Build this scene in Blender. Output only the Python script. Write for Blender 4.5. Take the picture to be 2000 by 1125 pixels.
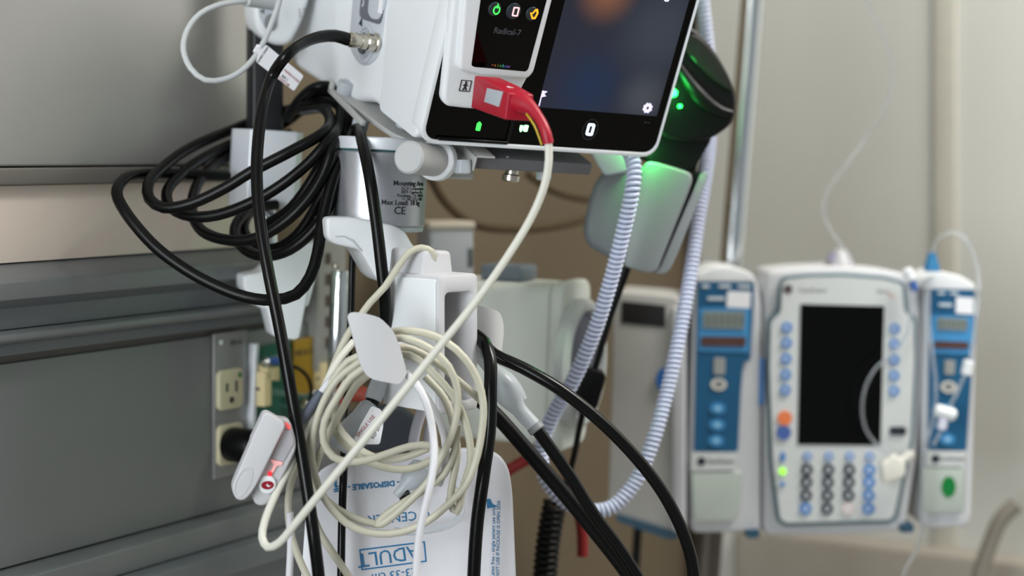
import bpy, bmesh, math, random
from mathutils import Vector as V, Matrix
random.seed(7)
S = bpy.context.scene
COL = S.collection
for o in list(bpy.data.objects): bpy.data.objects.remove(o)

# ------------------------------------------------------------------ camera, world, lights, exposure
F = 3300.0                      # focal length in pixels of the 2000 x 1125 frame
HZ = 305.0                      # pixel row of the horizon (camera is level, lens shifted down)
EYE = V((0, 0, 1.35))
cam = bpy.data.cameras.new('camera'); camo = bpy.data.objects.new('camera', cam); COL.objects.link(camo)
camo.location = EYE; camo.rotation_euler = (math.radians(90), 0, 0)
cam.sensor_width = 36; cam.lens = F / 2000 * 36; cam.shift_y = -(562.5 - HZ) / 2000
cam.clip_start = .05; cam.clip_end = 50
cam.dof.use_dof = True; cam.dof.focus_distance = 1.19; cam.dof.aperture_fstop = 3.5
S.camera = camo
w = bpy.data.worlds.new('world'); S.world = w; w.use_nodes = True
w.node_tree.nodes['Background'].inputs[0].default_value = (.90, .96, 1.0, 1)
w.node_tree.nodes['Background'].inputs[1].default_value = .33
def area(name, loc, tgt, sx, sy, power, col):
    l = bpy.data.lights.new(name, 'AREA'); l.shape = 'RECTANGLE'; l.size = sx; l.size_y = sy; l.energy = power; l.color = col
    o = bpy.data.objects.new(name, l); COL.objects.link(o); o.location = loc
    o.rotation_euler = (V(tgt) - V(loc)).to_track_quat('-Z', 'Y').to_euler(); return o
area('window_daylight', (-1.1, -.8, 1.55), (.25, 1.6, 1.15), 1.0, 1.5, 46, (.92, .97, 1.0))
area('ceiling_panel_light', (1.15, 1.15, 2.66), (1.15, 1.2, 0), 1.0, .5, 47, (1.0, .97, .92))
S.view_settings.view_transform = 'Standard'; S.view_settings.look = 'None'
S.view_settings.gamma = 1; S.view_settings.use_curve_mapping = False; S.view_settings.exposure = 0.0

# ------------------------------------------------------------------ materials
def lin(c):
    c = c / 255.0
    return c / 12.92 if c <= .04045 else ((c + .055) / 1.055) ** 2.4
def rgb(r, g, b): return (lin(r), lin(g), lin(b), 1)
MATS = {}
def mat(name, col, rough=.5, metal=0, var=.06, scale=60, bump=0, emit=None, estr=1, trans=0, ior=1.45, coat=0, alpha=1, spec=.5):
    if name in MATS: return MATS[name]
    m = bpy.data.materials.new(name); m.use_nodes = True; MATS[name] = m
    nt = m.node_tree; b = nt.nodes['Principled BSDF']
    tc = nt.nodes.new('ShaderNodeTexCoord'); no = nt.nodes.new('ShaderNodeTexNoise')
    no.inputs['Scale'].default_value = scale; no.inputs['Detail'].default_value = 4
    nt.links.new(tc.outputs['Object'], no.inputs['Vector'])
    mx = nt.nodes.new('ShaderNodeMix'); mx.data_type = 'RGBA'
    c = rgb(*col)
    mx.inputs[6].default_value = tuple(x * (1 - var) for x in c[:3]) + (1,)
    mx.inputs[7].default_value = tuple(min(1, x * (1 + var)) for x in c[:3]) + (1,)
    nt.links.new(no.outputs['Fac'], mx.inputs[0]); nt.links.new(mx.outputs[2], b.inputs['Base Color'])
    b.inputs['Roughness'].default_value = rough; b.inputs['Metallic'].default_value = metal
    b.inputs['IOR'].default_value = ior; b.inputs['Transmission Weight'].default_value = trans
    b.inputs['Specular IOR Level'].default_value = spec
    b.inputs['Coat Weight'].default_value = coat; b.inputs['Alpha'].default_value = alpha
    if bump:
        bp = nt.nodes.new('ShaderNodeBump'); bp.inputs['Strength'].default_value = bump; bp.inputs['Distance'].default_value = .001
        nt.links.new(no.outputs['Fac'], bp.inputs['Height']); nt.links.new(bp.outputs[0], b.inputs['Normal'])
    if emit:
        b.inputs['Emission Color'].default_value = rgb(*emit); b.inputs['Emission Strength'].default_value = estr
    return m
WHITE = mat('white_plastic', (226, 229, 232), .42, bump=.05, scale=900, var=.02)
WHITESHADE = mat('shaded_white_plastic', (196, 196, 199), .5, bump=.05, scale=900, var=.02)  # white plastic darkened for the dimmer faces; their shade sits in the colour
PALE = mat('pale_grey_plastic', (186, 191, 198), .45, var=.03)
MIDGREY = mat('mid_grey_plastic', (128, 131, 133), .5, var=.04)
TRAY = mat('grey_cast_aluminium', (176, 176, 174), .55, metal=.15, var=.04, scale=300)
DKTRAY = mat('dark_grey_steel', (104, 104, 108), .5, metal=.3, var=.05)
BLACK = mat('black_plastic', (9, 9, 10), .35, spec=.25, var=.1)
GLASSBLACK = mat('black_glass', (2, 2, 2), .10, var=.05, spec=.2)
RUBBER = mat('black_rubber', (6, 6, 6), .22, spec=.28, var=.15, scale=200, bump=.05)
RUBBER2 = mat('matt_black_rubber', (8, 8, 8), .32, spec=.22, var=.15, scale=200, bump=.05)
BEIGE = mat('beige_cable_jacket', (188, 185, 168), .45, var=.05, scale=120)
IVORY = mat('ivory_cable_jacket', (208, 207, 196), .42, var=.03, scale=120)
WCABLE = mat('white_cable_jacket', (210, 210, 214), .4, var=.02)
GCABLE = mat('grey_cable_jacket', (190, 193, 194), .42, var=.03)
RED = mat('red_plastic', (160, 16, 40), .42, var=.06, scale=400, bump=.05)
YEL = mat('yellow_stripe', (190, 160, 40), .5)
SILVER = mat('silver_paint', (176, 178, 184), .28, metal=.7, var=.08, scale=1500, bump=.12)
CHROME = mat('chrome', (222, 226, 228), .12, metal=1, var=.02)
NICKEL = mat('nickel', (196, 190, 176), .22, metal=1, var=.05)
ALU = mat('brushed_aluminium', (214, 218, 224), .45, metal=.35, var=.04, scale=400)
PAPER = mat('paper', (232, 232, 236), .7, var=.02, scale=200)
CUFF = mat('cuff_fabric', (222, 222, 228), .75, var=.04, scale=1200, bump=.15)
INK = mat('black_ink', (45, 45, 48), .7); BLUEINK = mat('blue_ink', (52, 120, 168), .7, var=.15, scale=900)
REDINK = mat('red_ink', (150, 50, 60), .7); DARKRED = mat('crimson_badge', (140, 12, 36), .4)
GREYINK = mat('grey_ink', (104, 108, 112), .6)
CLEAR = mat('clear_plastic', (232, 236, 240), .12, trans=.85, ior=1.3, var=.02)
FROST = mat('frosted_plastic', (214, 220, 226), .3, trans=.45, ior=1.3, var=.03)

# ------------------------------------------------------------------ geometry helpers
def P(px, py, Y): return V(((px - 1000) / F * Y, Y, EYE.z - (py - HZ) / F * Y))
def pp(pts): return [P(*p) for p in pts]
class Fr:
    """A local frame: x to the right, y away, z up."""
    def __init__(s, o, x, z=(0, 0, 1)):
        s.o = V(o); s.x = V(x).normalized(); z = V(z); z = z - z.dot(s.x) * s.x; s.z = z.normalized(); s.y = s.z.cross(s.x)
    def pt(s, x, y, z): return s.o + s.x * x + s.y * y + s.z * z
    def pix(s, px, py, ax='y', off=0):
        d = V(((px - 1000) / F, 1, -(py - HZ) / F)); n = getattr(s, ax)
        t = (s.o + n * off - EYE).dot(n) / d.dot(n); p = EYE + d * t - s.o
        return V((p.dot(s.x), p.dot(s.y), p.dot(s.z)))
    def xz(s, px, py, off=0):
        p = s.pix(px, py, 'y', off); return (p.x, p.z)
    def poly(s, pts, off=0): return [s.xz(*p, off) for p in pts]
    def at(s, x, y, z): return Fr(s.pt(x, y, z), s.x, s.z)
    def roll(s, deg):
        a = math.radians(deg); x = s.x * math.cos(a) + s.z * math.sin(a); return Fr(s.o, x, s.z * math.cos(a) - s.x * math.sin(a))
    def yaw(s, deg):
        a = math.radians(deg); return Fr(s.o, s.x * math.cos(a) + s.y * math.sin(a), s.z)
WLOC = {}
def thing(name, label, cat, loc, group=None):
    o = bpy.data.objects.new(name, None); COL.objects.link(o); o.location = loc; o.empty_display_size = .02
    o['label'] = label; o['category'] = cat
    if group: o['group'] = group
    WLOC[o.name] = V(loc); return o
def tag(o, label, cat=None, group=None, kind=None):
    o['label'] = label
    if cat: o['category'] = cat
    if group: o['group'] = group
    if kind: o['kind'] = kind
    return o
def link(name, me, m, parent=None):
    """verts of me are in world space; the object gets its origin at the base of its bounding box"""
    me.name = name
    vs = me.vertices; n = len(vs)
    lo = V((min(v.co.x for v in vs), min(v.co.y for v in vs), min(v.co.z for v in vs)))
    hi = V((max(v.co.x for v in vs), max(v.co.y for v in vs), max(v.co.z for v in vs)))
    c = (lo + hi) / 2; c.z = lo.z
    me.transform(Matrix.Translation(-c))
    o = bpy.data.objects.new(name, me); COL.objects.link(o)
    if m: me.materials.append(m)
    if parent: o.parent = parent; o.location = c - WLOC[parent.name]
    else: o.location = c
    WLOC[o.name] = c.copy(); return o
def frombm(name, bm, m, parent=None, smooth=35):
    bmesh.ops.recalc_face_normals(bm, faces=bm.faces)
    me = bpy.data.meshes.new(name); bm.to_mesh(me); bm.free()
    if smooth:
        me.polygons.foreach_set('use_smooth', [True] * len(me.polygons)); me.set_sharp_from_angle(angle=math.radians(smooth))
    return link(name, me, m, parent)
def bev(bm, r, seg=3, ang=28):
    if r <= 0: return
    bm.normal_update()
    es = [e for e in bm.edges if len(e.link_faces) == 2 and e.calc_face_angle(0) > math.radians(ang)]
    bmesh.ops.bevel(bm, geom=es, offset=r, segments=seg, profile=.5, affect='EDGES', clamp_overlap=True)
def addprism(bm, fr, pts, plane, a, b):
    def q(u, v, t):
        if plane == 'xz': return fr.pt(u, t, v)
        if plane == 'yz': return fr.pt(t, u, v)
        return fr.pt(u, v, t)
    A = [bm.verts.new(q(u, v, a)) for u, v in pts]; B = [bm.verts.new(q(u, v, b)) for u, v in pts]; n = len(pts)
    bm.faces.new(A); bm.faces.new(B[::-1])
    for i in range(n): bm.faces.new((A[i], B[i], B[(i + 1) % n], A[(i + 1) % n]))
def prism(name, fr, pts, plane, a, b, m, parent=None, bevel=0, seg=3, ang=50):
    bm = bmesh.new(); addprism(bm, fr, pts, plane, a, b)
    bmesh.ops.recalc_face_normals(bm, faces=bm.faces); bev(bm, bevel, seg, ang)
    return frombm(name, bm, m, parent)
def box(name, fr, x0, x1, y0, y1, z0, z1, m, parent=None, bevel=0, seg=3):
    return prism(name, fr, [(x0, z0), (x1, z0), (x1, z1), (x0, z1)], 'xz', y0, y1, m, parent, bevel, seg)
def rrect(x0, x1, z0, z1, r, n=5):
    out = []
    for cx, cz, a in ((x1 - r, z1 - r, 0), (x0 + r, z1 - r, 90), (x0 + r, z0 + r, 180), (x1 - r, z0 + r, 270)):
        for i in range(n + 1):
            t = math.radians(a + 90 * i / n); out.append((cx + r * math.cos(t), cz + r * math.sin(t)))
    return out
def rpoly(pts, r, n=4):
    """round the corners of a polygon"""
    out = []; k = len(pts)
    for i in range(k):
        p0, p, p1 = V(pts[i - 1]), V(pts[i]), V(pts[(i + 1) % k])
        a = p0 - p; b = p1 - p; d = min(r, a.length * .48, b.length * .48)
        s = p + a.normalized() * d; e = p + b.normalized() * d
        for j in range(n + 1):
            t = j / n; q = s * (1 - t) ** 2 + p * 2 * t * (1 - t) + e * t * t; out.append((q.x, q.y))
    return out
def inset(pts, d):
    """shrink a polygon towards its centroid by a distance (roughly)"""
    cx = sum(p[0] for p in pts) / len(pts); cz = sum(p[1] for p in pts) / len(pts)
    x0 = max(abs(p[0] - cx) for p in pts); z0 = max(abs(p[1] - cz) for p in pts)
    return [(cx + (p[0] - cx) * (1 - d / x0), cz + (p[1] - cz) * (1 - d / z0)) for p in pts]
def ring(name, fr, outer, inner, y0, y1, m, parent=None, bevel=0):
    """a plate with a hole, both outlines with the same number of points in xz"""
    bm = bmesh.new(); n = len(outer)
    r = [[bm.verts.new(fr.pt(u, y, v)) for u, v in o] for o, y in ((outer, y0), (inner, y0), (inner, y1), (outer, y1))]
    for k in range(4):
        A, B = r[k], r[(k + 1) % 4]
        for i in range(n): bm.faces.new((A[i], A[(i + 1) % n], B[(i + 1) % n], B[i]))
    bmesh.ops.recalc_face_normals(bm, faces=bm.faces); bev(bm, bevel, 2, 50)
    return frombm(name, bm, m, parent)
def ellipse(cx, cz, a, b=None, n=20):
    b = b or a; return [(cx + a * math.cos(2 * math.pi * i / n), cz + b * math.sin(2 * math.pi * i / n)) for i in range(n)]
def catmull(pts, step, closed=False):
    pts = [V(p) for p in pts]; n = len(pts); out = []
    for i in range(n if closed else n - 1):
        p1, p2 = pts[i], pts[(i + 1) % n]
        p0 = pts[i - 1] if (i > 0 or closed) else p1 * 2 - p2
        p3 = pts[(i + 2) % n] if (i + 2 < n or closed) else p2 * 2 - p1
        d1 = max((p1 - p0).length ** .5, 1e-4); d2 = max((p2 - p1).length ** .5, 1e-4); d3 = max((p3 - p2).length ** .5, 1e-4)
        b1 = (p2 * d1 * d1 - p0 * d2 * d2 + p1 * (2 * d1 * d1 + 3 * d1 * d2 + d2 * d2)) / (3 * d1 * (d1 + d2))
        b2 = (p1 * d3 * d3 - p3 * d2 * d2 + p2 * (2 * d3 * d3 + 3 * d3 * d2 + d2 * d2)) / (3 * d3 * (d3 + d2))
        k = max(2, int((p2 - p1).length / step))
        for j in range(k):
            t = j / k; out.append(p1 * (1 - t) ** 3 + b1 * 3 * t * (1 - t) ** 2 + b2 * 3 * t * t * (1 - t) + p2 * t ** 3)
    if not closed: out.append(pts[-1])
    return out
def frames(path):
    T = [(path[min(i + 1, len(path) - 1)] - path[max(i - 1, 0)]).normalized() for i in range(len(path))]
    u = T[0].orthogonal().normalized(); out = []
    for t in T:
        u = (u - t * u.dot(t)).normalized(); out.append((t, u, t.cross(u)))
    return out
def addtube(bm, path, rad, n=12, caps=True):
    fs = frames(path); L = len(path); rings = []
    for i, (p, (t, u, v)) in enumerate(zip(path, fs)):
        r = rad(i / (L - 1)) if callable(rad) else rad
        rings.append([bm.verts.new(p + (u * math.cos(2 * math.pi * k / n) + v * math.sin(2 * math.pi * k / n)) * r) for k in range(n)])
    for A, B in zip(rings, rings[1:]):
        for k in range(n): bm.faces.new((A[k], A[(k + 1) % n], B[(k + 1) % n], B[k]))
    if caps: bm.faces.new(rings[0][::-1]); bm.faces.new(rings[-1])
def tube(name, pts, rad, m, parent=None, n=12, step=.006):
    bm = bmesh.new(); addtube(bm, catmull(pts, step), rad, n); return frombm(name, bm, m, parent, 50)
def tubes(name, lists, rad, m, parent=None, n=12, step=.006):
    bm = bmesh.new()
    for pts in lists: addtube(bm, catmull(pts, step), rad, n)
    return frombm(name, bm, m, parent, 50)
def coil(name, pts, R, r, pitch, m, parent=None, n=6, per=12):
    path = catmull(pts, .002); fs = frames(path); d = [0]
    for a, b in zip(path, path[1:]): d.append(d[-1] + (b - a).length)
    hel = []; N = int(d[-1] / pitch * per); j = 0
    for i in range(N + 1):
        s = d[-1] * i / N
        while j < len(d) - 2 and d[j + 1] < s: j += 1
        f = (s - d[j]) / max(d[j + 1] - d[j], 1e-9); p = path[j].lerp(path[j + 1], min(f, 1)); t, u, v = fs[j]
        a = 2 * math.pi * s / pitch; hel.append(p + (u * math.cos(a) + v * math.sin(a)) * R)
    bm = bmesh.new(); addtube(bm, hel, r, n); return frombm(name, bm, m, parent, 80)
def addlathe(bm, o, axis, prof, n=28):
    o = V(o); t = V(axis).normalized(); u = t.orthogonal().normalized(); v = t.cross(u); rings = []
    for r, h in prof: rings.append([bm.verts.new(o + t * h + (u * math.cos(2 * math.pi * k / n) + v * math.sin(2 * math.pi * k / n)) * max(r, 1e-5)) for k in range(n)])
    for A, B in zip(rings, rings[1:]):
        for k in range(n): bm.faces.new((A[k], A[(k + 1) % n], B[(k + 1) % n], B[k]))
    bm.faces.new(rings[0][::-1]); bm.faces.new(rings[-1])
def lathe(name, o, axis, prof, m, parent=None, n=28):
    bm = bmesh.new(); addlathe(bm, o, axis, prof, n); return frombm(name, bm, m, parent, 35)
def rod(name, a, b, r, m, parent=None, bevel=.0008, n=24):
    a, b = V(a), V(b); L = (b - a).length; e = min(bevel, r * .5)
    return lathe(name, a, b - a, [(r - e, 0), (r, e), (r, L - e), (r - e, L)], m, parent, n)
def textmesh(body, size, spacing=1.0, bold=0):
    cu = bpy.data.curves.new('t', 'FONT'); cu.body = body; cu.size = size; cu.align_x = 'CENTER'; cu.align_y = 'CENTER'
    cu.extrude = .00012; cu.space_character = spacing; cu.offset = bold; cu.resolution_u = 2
    o = bpy.data.objects.new('t', cu); COL.objects.link(o); dg = bpy.context.evaluated_depsgraph_get()
    me = bpy.data.meshes.new_from_object(o.evaluated_get(dg)); bpy.data.objects.remove(o); bpy.data.curves.remove(cu)
    me.materials.clear(); return me
def text(name, fr, x, z, y, body, size, m, parent=None, rot=0, width=1.0, bold=0, bend=None):
    """lettering lying on the plane y of frame fr; bend=(radius) wraps it round a vertical cylinder about fr's origin"""
    me = textmesh(body, size, 1.0, bold); c, s = math.cos(math.radians(rot)), math.sin(math.radians(rot))
    for v in me.vertices:
        a, b, d = v.co.x * width, v.co.y, v.co.z
        u, q = x + a * c - b * s, z + a * s + b * c
        if bend:
            th = u / bend; rr = bend + .00015 + d; v.co = fr.pt(rr * math.sin(th), -rr * math.cos(th), q)
        else: v.co = fr.pt(u, y - d - .00013, q)
    return link(name, me, m, parent)

# ------------------------------------------------------------------ the setting
HW = Fr((-.245, 1.42, 1.35), (.518, .855, 0))              # the headwall on the left: x runs along it, y into it
hz = lambda py: HW.pix(0, py).z
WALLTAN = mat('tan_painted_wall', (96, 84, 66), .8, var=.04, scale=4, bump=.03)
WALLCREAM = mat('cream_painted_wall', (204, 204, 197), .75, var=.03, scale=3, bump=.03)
GREYLAM = mat('warm_grey_laminate', (158, 157, 153), .55, var=.03, scale=20)
CREAMLAM = mat('cream_laminate', (220, 205, 192), .6, var=.03, scale=20)
RAILGREY = mat('grey_anodised_rail', (112, 117, 121), .45, metal=.25, var=.03, scale=50)
RAILLIGHT = mat('light_grey_rail_edge', (124, 127, 129), .45, metal=.25, var=.03, scale=50)
PANELGREY = mat('grey_console_panel', (122, 124, 125), .5, var=.03, scale=30)
STRIP = mat('taupe_strip', (112, 108, 102), .55, var=.03)
XL = -1.1; XC = .95                                          # left end of what is built; the corner of the room
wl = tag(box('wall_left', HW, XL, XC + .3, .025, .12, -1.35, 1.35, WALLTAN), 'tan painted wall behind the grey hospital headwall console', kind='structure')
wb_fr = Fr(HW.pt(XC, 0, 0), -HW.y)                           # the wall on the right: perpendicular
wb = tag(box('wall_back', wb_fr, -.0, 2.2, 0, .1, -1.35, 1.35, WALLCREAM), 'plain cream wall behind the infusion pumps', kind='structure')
FLOORM = mat('vinyl_floor', (150, 146, 138), .4, var=.06, scale=12)
CEILM = mat('white_ceiling', (225, 225, 222), .8, var=.02)
G0 = Fr((0, 0, 0), (1, 0, 0))
fl = tag(box('floor', G0, -3, 3.2, -3, 3.2, -.05, 0, FLOORM), 'grey vinyl floor of the patient room', kind='structure')
cl = tag(box('ceiling', G0, -3, 3.2, -3, 3.2, 2.7, 2.75, CEILM), 'white ceiling of the patient room', kind='structure')
t1 = tag(box('trim_1', wb_fr, .315, .345, -.006, 0, -1.35, 1.35, mat('wall_guard', (192, 188, 176), .7), bevel=.003), 'narrow vertical corner guard on the cream wall', kind='structure')
t2 = tag(box('trim_2', wb_fr, .06, 2.2, -.03, 0, -.62, -.475, mat('crash_rail', (158, 151, 140), .6), bevel=.01), 'pale crash rail along the cream wall below the pumps', kind='structure')
# the headwall console: upper laminate, trim, cream board, rails, lower panel, ledges
XU = HW.pix(530, 300).x; XR = HW.pix(524, 560).x; XP = .165
box('upper_panel', HW, XL, XU, 0, .024, hz(328) + .001, 1.3, GREYLAM, wl, .002)
box('upper_trim', HW, XL, XU, -.006, .024, hz(362), hz(328), STRIP, wl, .0015)
box('cream_panel', HW, XL, XU + .005, .003, .024, hz(515), hz(363.5), CREAMLAM, wl)
prism('rail_top', HW, [(.02, hz(505)), (-.022, hz(540)), (-.026, hz(546)), (-.026, hz(582)), (.02, hz(582))], 'yz', XL, XR, RAILLIGHT, wl, .0015)
prism('rail_channel', HW, [(.02, hz(583)), (-.020, hz(583)), (-.014, hz(600)), (-.014, hz(641)), (.02, hz(641))], 'yz', XL, XR + .002, RAILGREY, wl, .001)
prism('rail_bead', HW, [(.02, hz(642)), (-.018, hz(642)), (-.024, hz(648)), (-.024, hz(660)), (-.018, hz(667)), (.02, hz(667))], 'yz', XL, XR - .006, RAILLIGHT, wl, .0015)
box('rail_lip', HW, XL, XR + .02, -.008, .02, hz(694), hz(669.5), RAILGREY, wl, .001)
box('rail_shadow_gap', HW, XL, XR + .05, .006, .02, hz(712), hz(694), STRIP, wl)
box('console_panel', HW, XL, XP, 0, .024, hz(1112), hz(712), PANELGREY, wl, .001)
prism('ledge_upper', HW, [(.02, hz(1108)), (-.012, hz(1122)), (-.016, hz(1128)), (-.016, hz(1178)), (.02, hz(1178))], 'yz', XL, XP, RAILLIGHT, wl, .001)
prism('ledge_middle', HW, [(.02, hz(1180)), (-.022, hz(1180)), (-.028, hz(1190)), (-.028, hz(1240)), (.02, hz(1240))], 'yz', XL, XP, RAILGREY, wl, .001)
prism('ledge_lower', HW, [(.02, hz(1242)), (-.018, hz(1242)), (-.010, hz(1300)), (-.010, hz(1420)), (.02, hz(1420))], 'yz', XL, XP, RAILGREY, wl, .001)
box('console_base', HW, XL, XP, -.004, .024, hz(1420) - .4, hz(1421), PANELGREY, wl, .001)
# ------------------------------------------------------------------ patient monitor
bl, br = P(818, 266, 1.2), P(1282, 296, 1.30)
M = Fr(bl, br - bl, P(880, 0, 1.1679) - bl)
MW, MH = .2, .235
mon = thing('patient_monitor', 'white patient monitor with black glass front and dim blue touchscreen', 'monitor', M.pt(.1, .1, -.03))
# shell: side outline swept across
side = [(.006, 0), (.02, -.0035), (.09, -.008), (.13, -.024), (.245, -.038), (.266, -.034), (.270, 0), (.250, .06), (.18, .2), (.15, MH), (.006, MH)]
shell = prism('shell', M, rpoly(side, .008), 'yz', .0, MW - .004, WHITE, mon, .010, 4, 40)
# a raised rounded front cheek on the left, ahead of the seam line
cheek = [(-.0005, -.003), (.070, -.0075), (.0725, .012), (.090, .06), (.112, MH), (-.0005, MH)]
prism('front_cheek', M, rpoly(cheek, .008), 'yz', -.0020, .012, WHITE, mon, .0019, 3, 40)
rim_o = rrect(-.0025, MW - .0002, -.0028, MH, .012); rim_i = rrect(.0008, MW - .0016, .0003, MH - .005, .010)
ring('front_rim', M, rim_o, rim_i, -.0065, .012, WHITE, mon, .001)
prism('front_glass', M, rrect(.0008, MW - .0016, .0003, MH - .005, .010), 'xz', -.0045, .008, GLASSBLACK, mon)
# touchscreen: a lit display picture (dark blue with an orange glow at the top)
sm = bpy.data.materials.new('display_picture'); sm.use_nodes = True; nt = sm.node_tree; bs = nt.nodes['Principled BSDF']
bs.inputs['Base Color'].default_value = (.004, .004, .005, 1); bs.inputs['Roughness'].default_value = .18
geo = nt.nodes.new('ShaderNodeTexCoord')
def blob(px, py, r, col, prev):
    # object coordinates: offset of this point from the object's origin, set below
    d = nt.nodes.new('ShaderNodeVectorMath'); d.operation = 'DISTANCE'; nt.links.new(geo.outputs['Object'], d.inputs[0])
    BL.append((d, px, py))
    mr = nt.nodes.new('ShaderNodeMapRange'); mr.interpolation_type = 'SMOOTHSTEP'
    mr.inputs[1].default_value = 0; mr.inputs[2].default_value = r; mr.inputs[3].default_value = 1; mr.inputs[4].default_value = 0
    nt.links.new(d.outputs['Value'], mr.inputs[0])
    mx = nt.nodes.new('ShaderNodeMix'); mx.data_type = 'RGBA'; nt.links.new(mr.outputs[0], mx.inputs[0])
    if isinstance(prev, tuple): mx.inputs[6].default_value = prev
    else: nt.links.new(prev, mx.inputs[6])
    mx.inputs[7].default_value = rgb(*col); return mx.outputs[2]
BL = []
c = blob(1150, 170, .045, (22, 44, 78), rgb(36, 40, 56)); c = blob(1290, 60, .055, (58, 66, 78), c); c = blob(1188, -18, .032, (140, 92, 66), c); c = blob(1255, 190, .030, (70, 76, 84), c)
nt.links.new(c, bs.inputs['Emission Color']); bs.inputs['Emission Strength'].default_value = .8
x0, z0 = M.xz(1045, 203); x1, _ = M.xz(1276, 224)
scr = box('touchscreen', M, x0, x1, -.0048, -.004, z0 - .0006, MH - .03, sm, mon)
o_ = WLOC[scr.name]
for d, px, py in BL:
    p = M.pix(px, py, 'y', -.0048); d.inputs[1].default_value = M.pt(p.x, p.y, p.z) - o_
LITW = mat('lit_white', (200, 225, 235), .5, emit=(225, 240, 255), estr=1.3)
LITG = mat('lit_green', (40, 200, 60), .5, emit=(70, 255, 90), estr=1.5)
LITG2 = mat('lit_pale_green', (150, 230, 160), .5, emit=(190, 255, 200), estr=1.5)
LITP = mat('lit_pink', (240, 170, 170), .5, emit=(255, 190, 190), estr=1.1)
LITO = mat('lit_orange', (240, 150, 30), .5, emit=(255, 165, 30), estr=1.1)
LITR = mat('lit_red', (240, 40, 50), .5, emit=(255, 40, 60), estr=.7)
LILAC = mat('lit_lilac', (215, 205, 235), .5, emit=(220, 210, 240), estr=.9)
def on(px, py, off=-.005): return M.xz(px, py, off)
# lettering whose lower edge shows at the top of the screen
x, z = on(1256, -9); text('screen_lettering', M, x, z + .003, -.0049, 'Monitoring', .0105, LITW, scr)
x, z = on(1056, 192); prism('flag_icon', M, [(x - .0002, z - .006), (x + .0006, z - .006), (x + .0006, z + .001), (x + .0042, z + .002), (x + .002, z + .0036), (x + .0042, z + .0056), (x - .0002, z + .006)], 'xz', -.0052, -.0047, LILAC, scr)
x, z = on(1265, 211)
gear = []
for i in range(24):
    r_ = .0042 if i % 3 else .0034; a = 2 * math.pi * i / 24; gear.append((x + r_ * math.cos(a), z + r_ * math.sin(a)))
ring('gear_icon', M, gear, ellipse(x, z, .0013, n=24), -.0052, -.0047, LILAC, scr)
# button strip along the bottom
x, z = on(1153, 253)
hb = ring('home_button', M, ellipse(x, z, .0068, .0085, 28), ellipse(x, z, .0060, .0077, 28), -.0050, -.0044, mat('button_ring', (34, 35, 37), .3), mon)
ring('home_symbol', M, rrect(x - .0030, x + .0030, z - .0048, z + .0048, .0015), rrect(x - .0014, x + .0014, z - .0030, z + .0030, .0007), -.0056, -.0046, LITW, hb)
x, z = on(935, 247); prism('battery_light', M, rpoly([(x - .0017, z - .0032), (x + .0017, z - .0032), (x + .0017, z + .0025), (x + .0008, z + .0025), (x + .0008, z + .0035), (x - .0008, z + .0035), (x - .0008, z + .0025), (x - .0017, z + .0025)], .0006), 'xz', -.0054, -.0044, LITG, mon)
x, z = on(1018, 251); prism('plug_light', M, [(x - .0012, z - .0006), (x - .0003, z - .0026), (x + .0005, z - .0026), (x + .0012, z - .0006), (x + .0012, z + .0024), (x - .0012, z + .0024)], 'xz', -.0054, -.0044, LITG2, mon)
x, z = on(1027, 251); prism('power_light', M, rrect(x - .0017, x + .0017, z - .0024, z + .0026, .0006), 'xz', -.0054, -.0044, LITG2, mon)
x, z = on(1265, 236); text('tiny_mark', M, x, z, -.0046, '_ _', .004, GREYINK, mon)
xd, z = on(992, 270)
box('dock_divider', M, xd - .0012, xd + .0012, -.0062, -.004, .001, .024, BLACK, mon, .0004)
x, z = on(900, 262); box('dock_lip', M, .012, xd, -.0075, -.004, .0005, .0028, BLACK, mon, .0008)
# side: recessed connector bay with hose port and module slot
SX = -.0003
def sd(px, py, off=SX):
    p = M.pix(px, py, 'x', off); return (p.y, p.z)
bay = rpoly([sd(693, -30), sd(684, 70), sd(686, 100), sd(704, 128), sd(722, 128), sd(742, 108), sd(749, 60), sd(757, -30)], .012)
# keep the bay's outline on the shell's side
prism('connector_bay', M, bay, 'yz', -.0012, .0025, PALE, mon, .0008, 2)
slot = rpoly([sd(713, -40), sd(705, 30), sd(712, 38), sd(747, 49), sd(756, 0), sd(758, -40)], .006)
prism('module_slot', M, slot, 'yz', -.0022, .001, mat('slot_grey', (98, 98, 108), .5), mon, .0004)
pq = -.0030
plug = rpoly([sd(724, -40, pq), sd(717, 25, pq), sd(724, 37, pq), sd(740, 39, pq), sd(749, 10, pq), sd(754, -40, pq)], .006)
mp = prism('module_plug', M, plug, 'yz', -.0030, .001, PALE, mon, .0010)
prism('module_label', M, [sd(738, 25, -.0033), sd(744, 26, -.0033), sd(750, -20, -.0033), sd(743, -20, -.0033)], 'yz', -.0034, -.002, PAPER, mp)
y_, z_ = sd(714, 8); SF = Fr(M.pt(0, 0, 0), -M.y, M.z)     # frame of the left side, x to its right
text('slot_number', SF, -y_, z_, -.0023, '3', .007, PAPER, mon)
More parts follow.
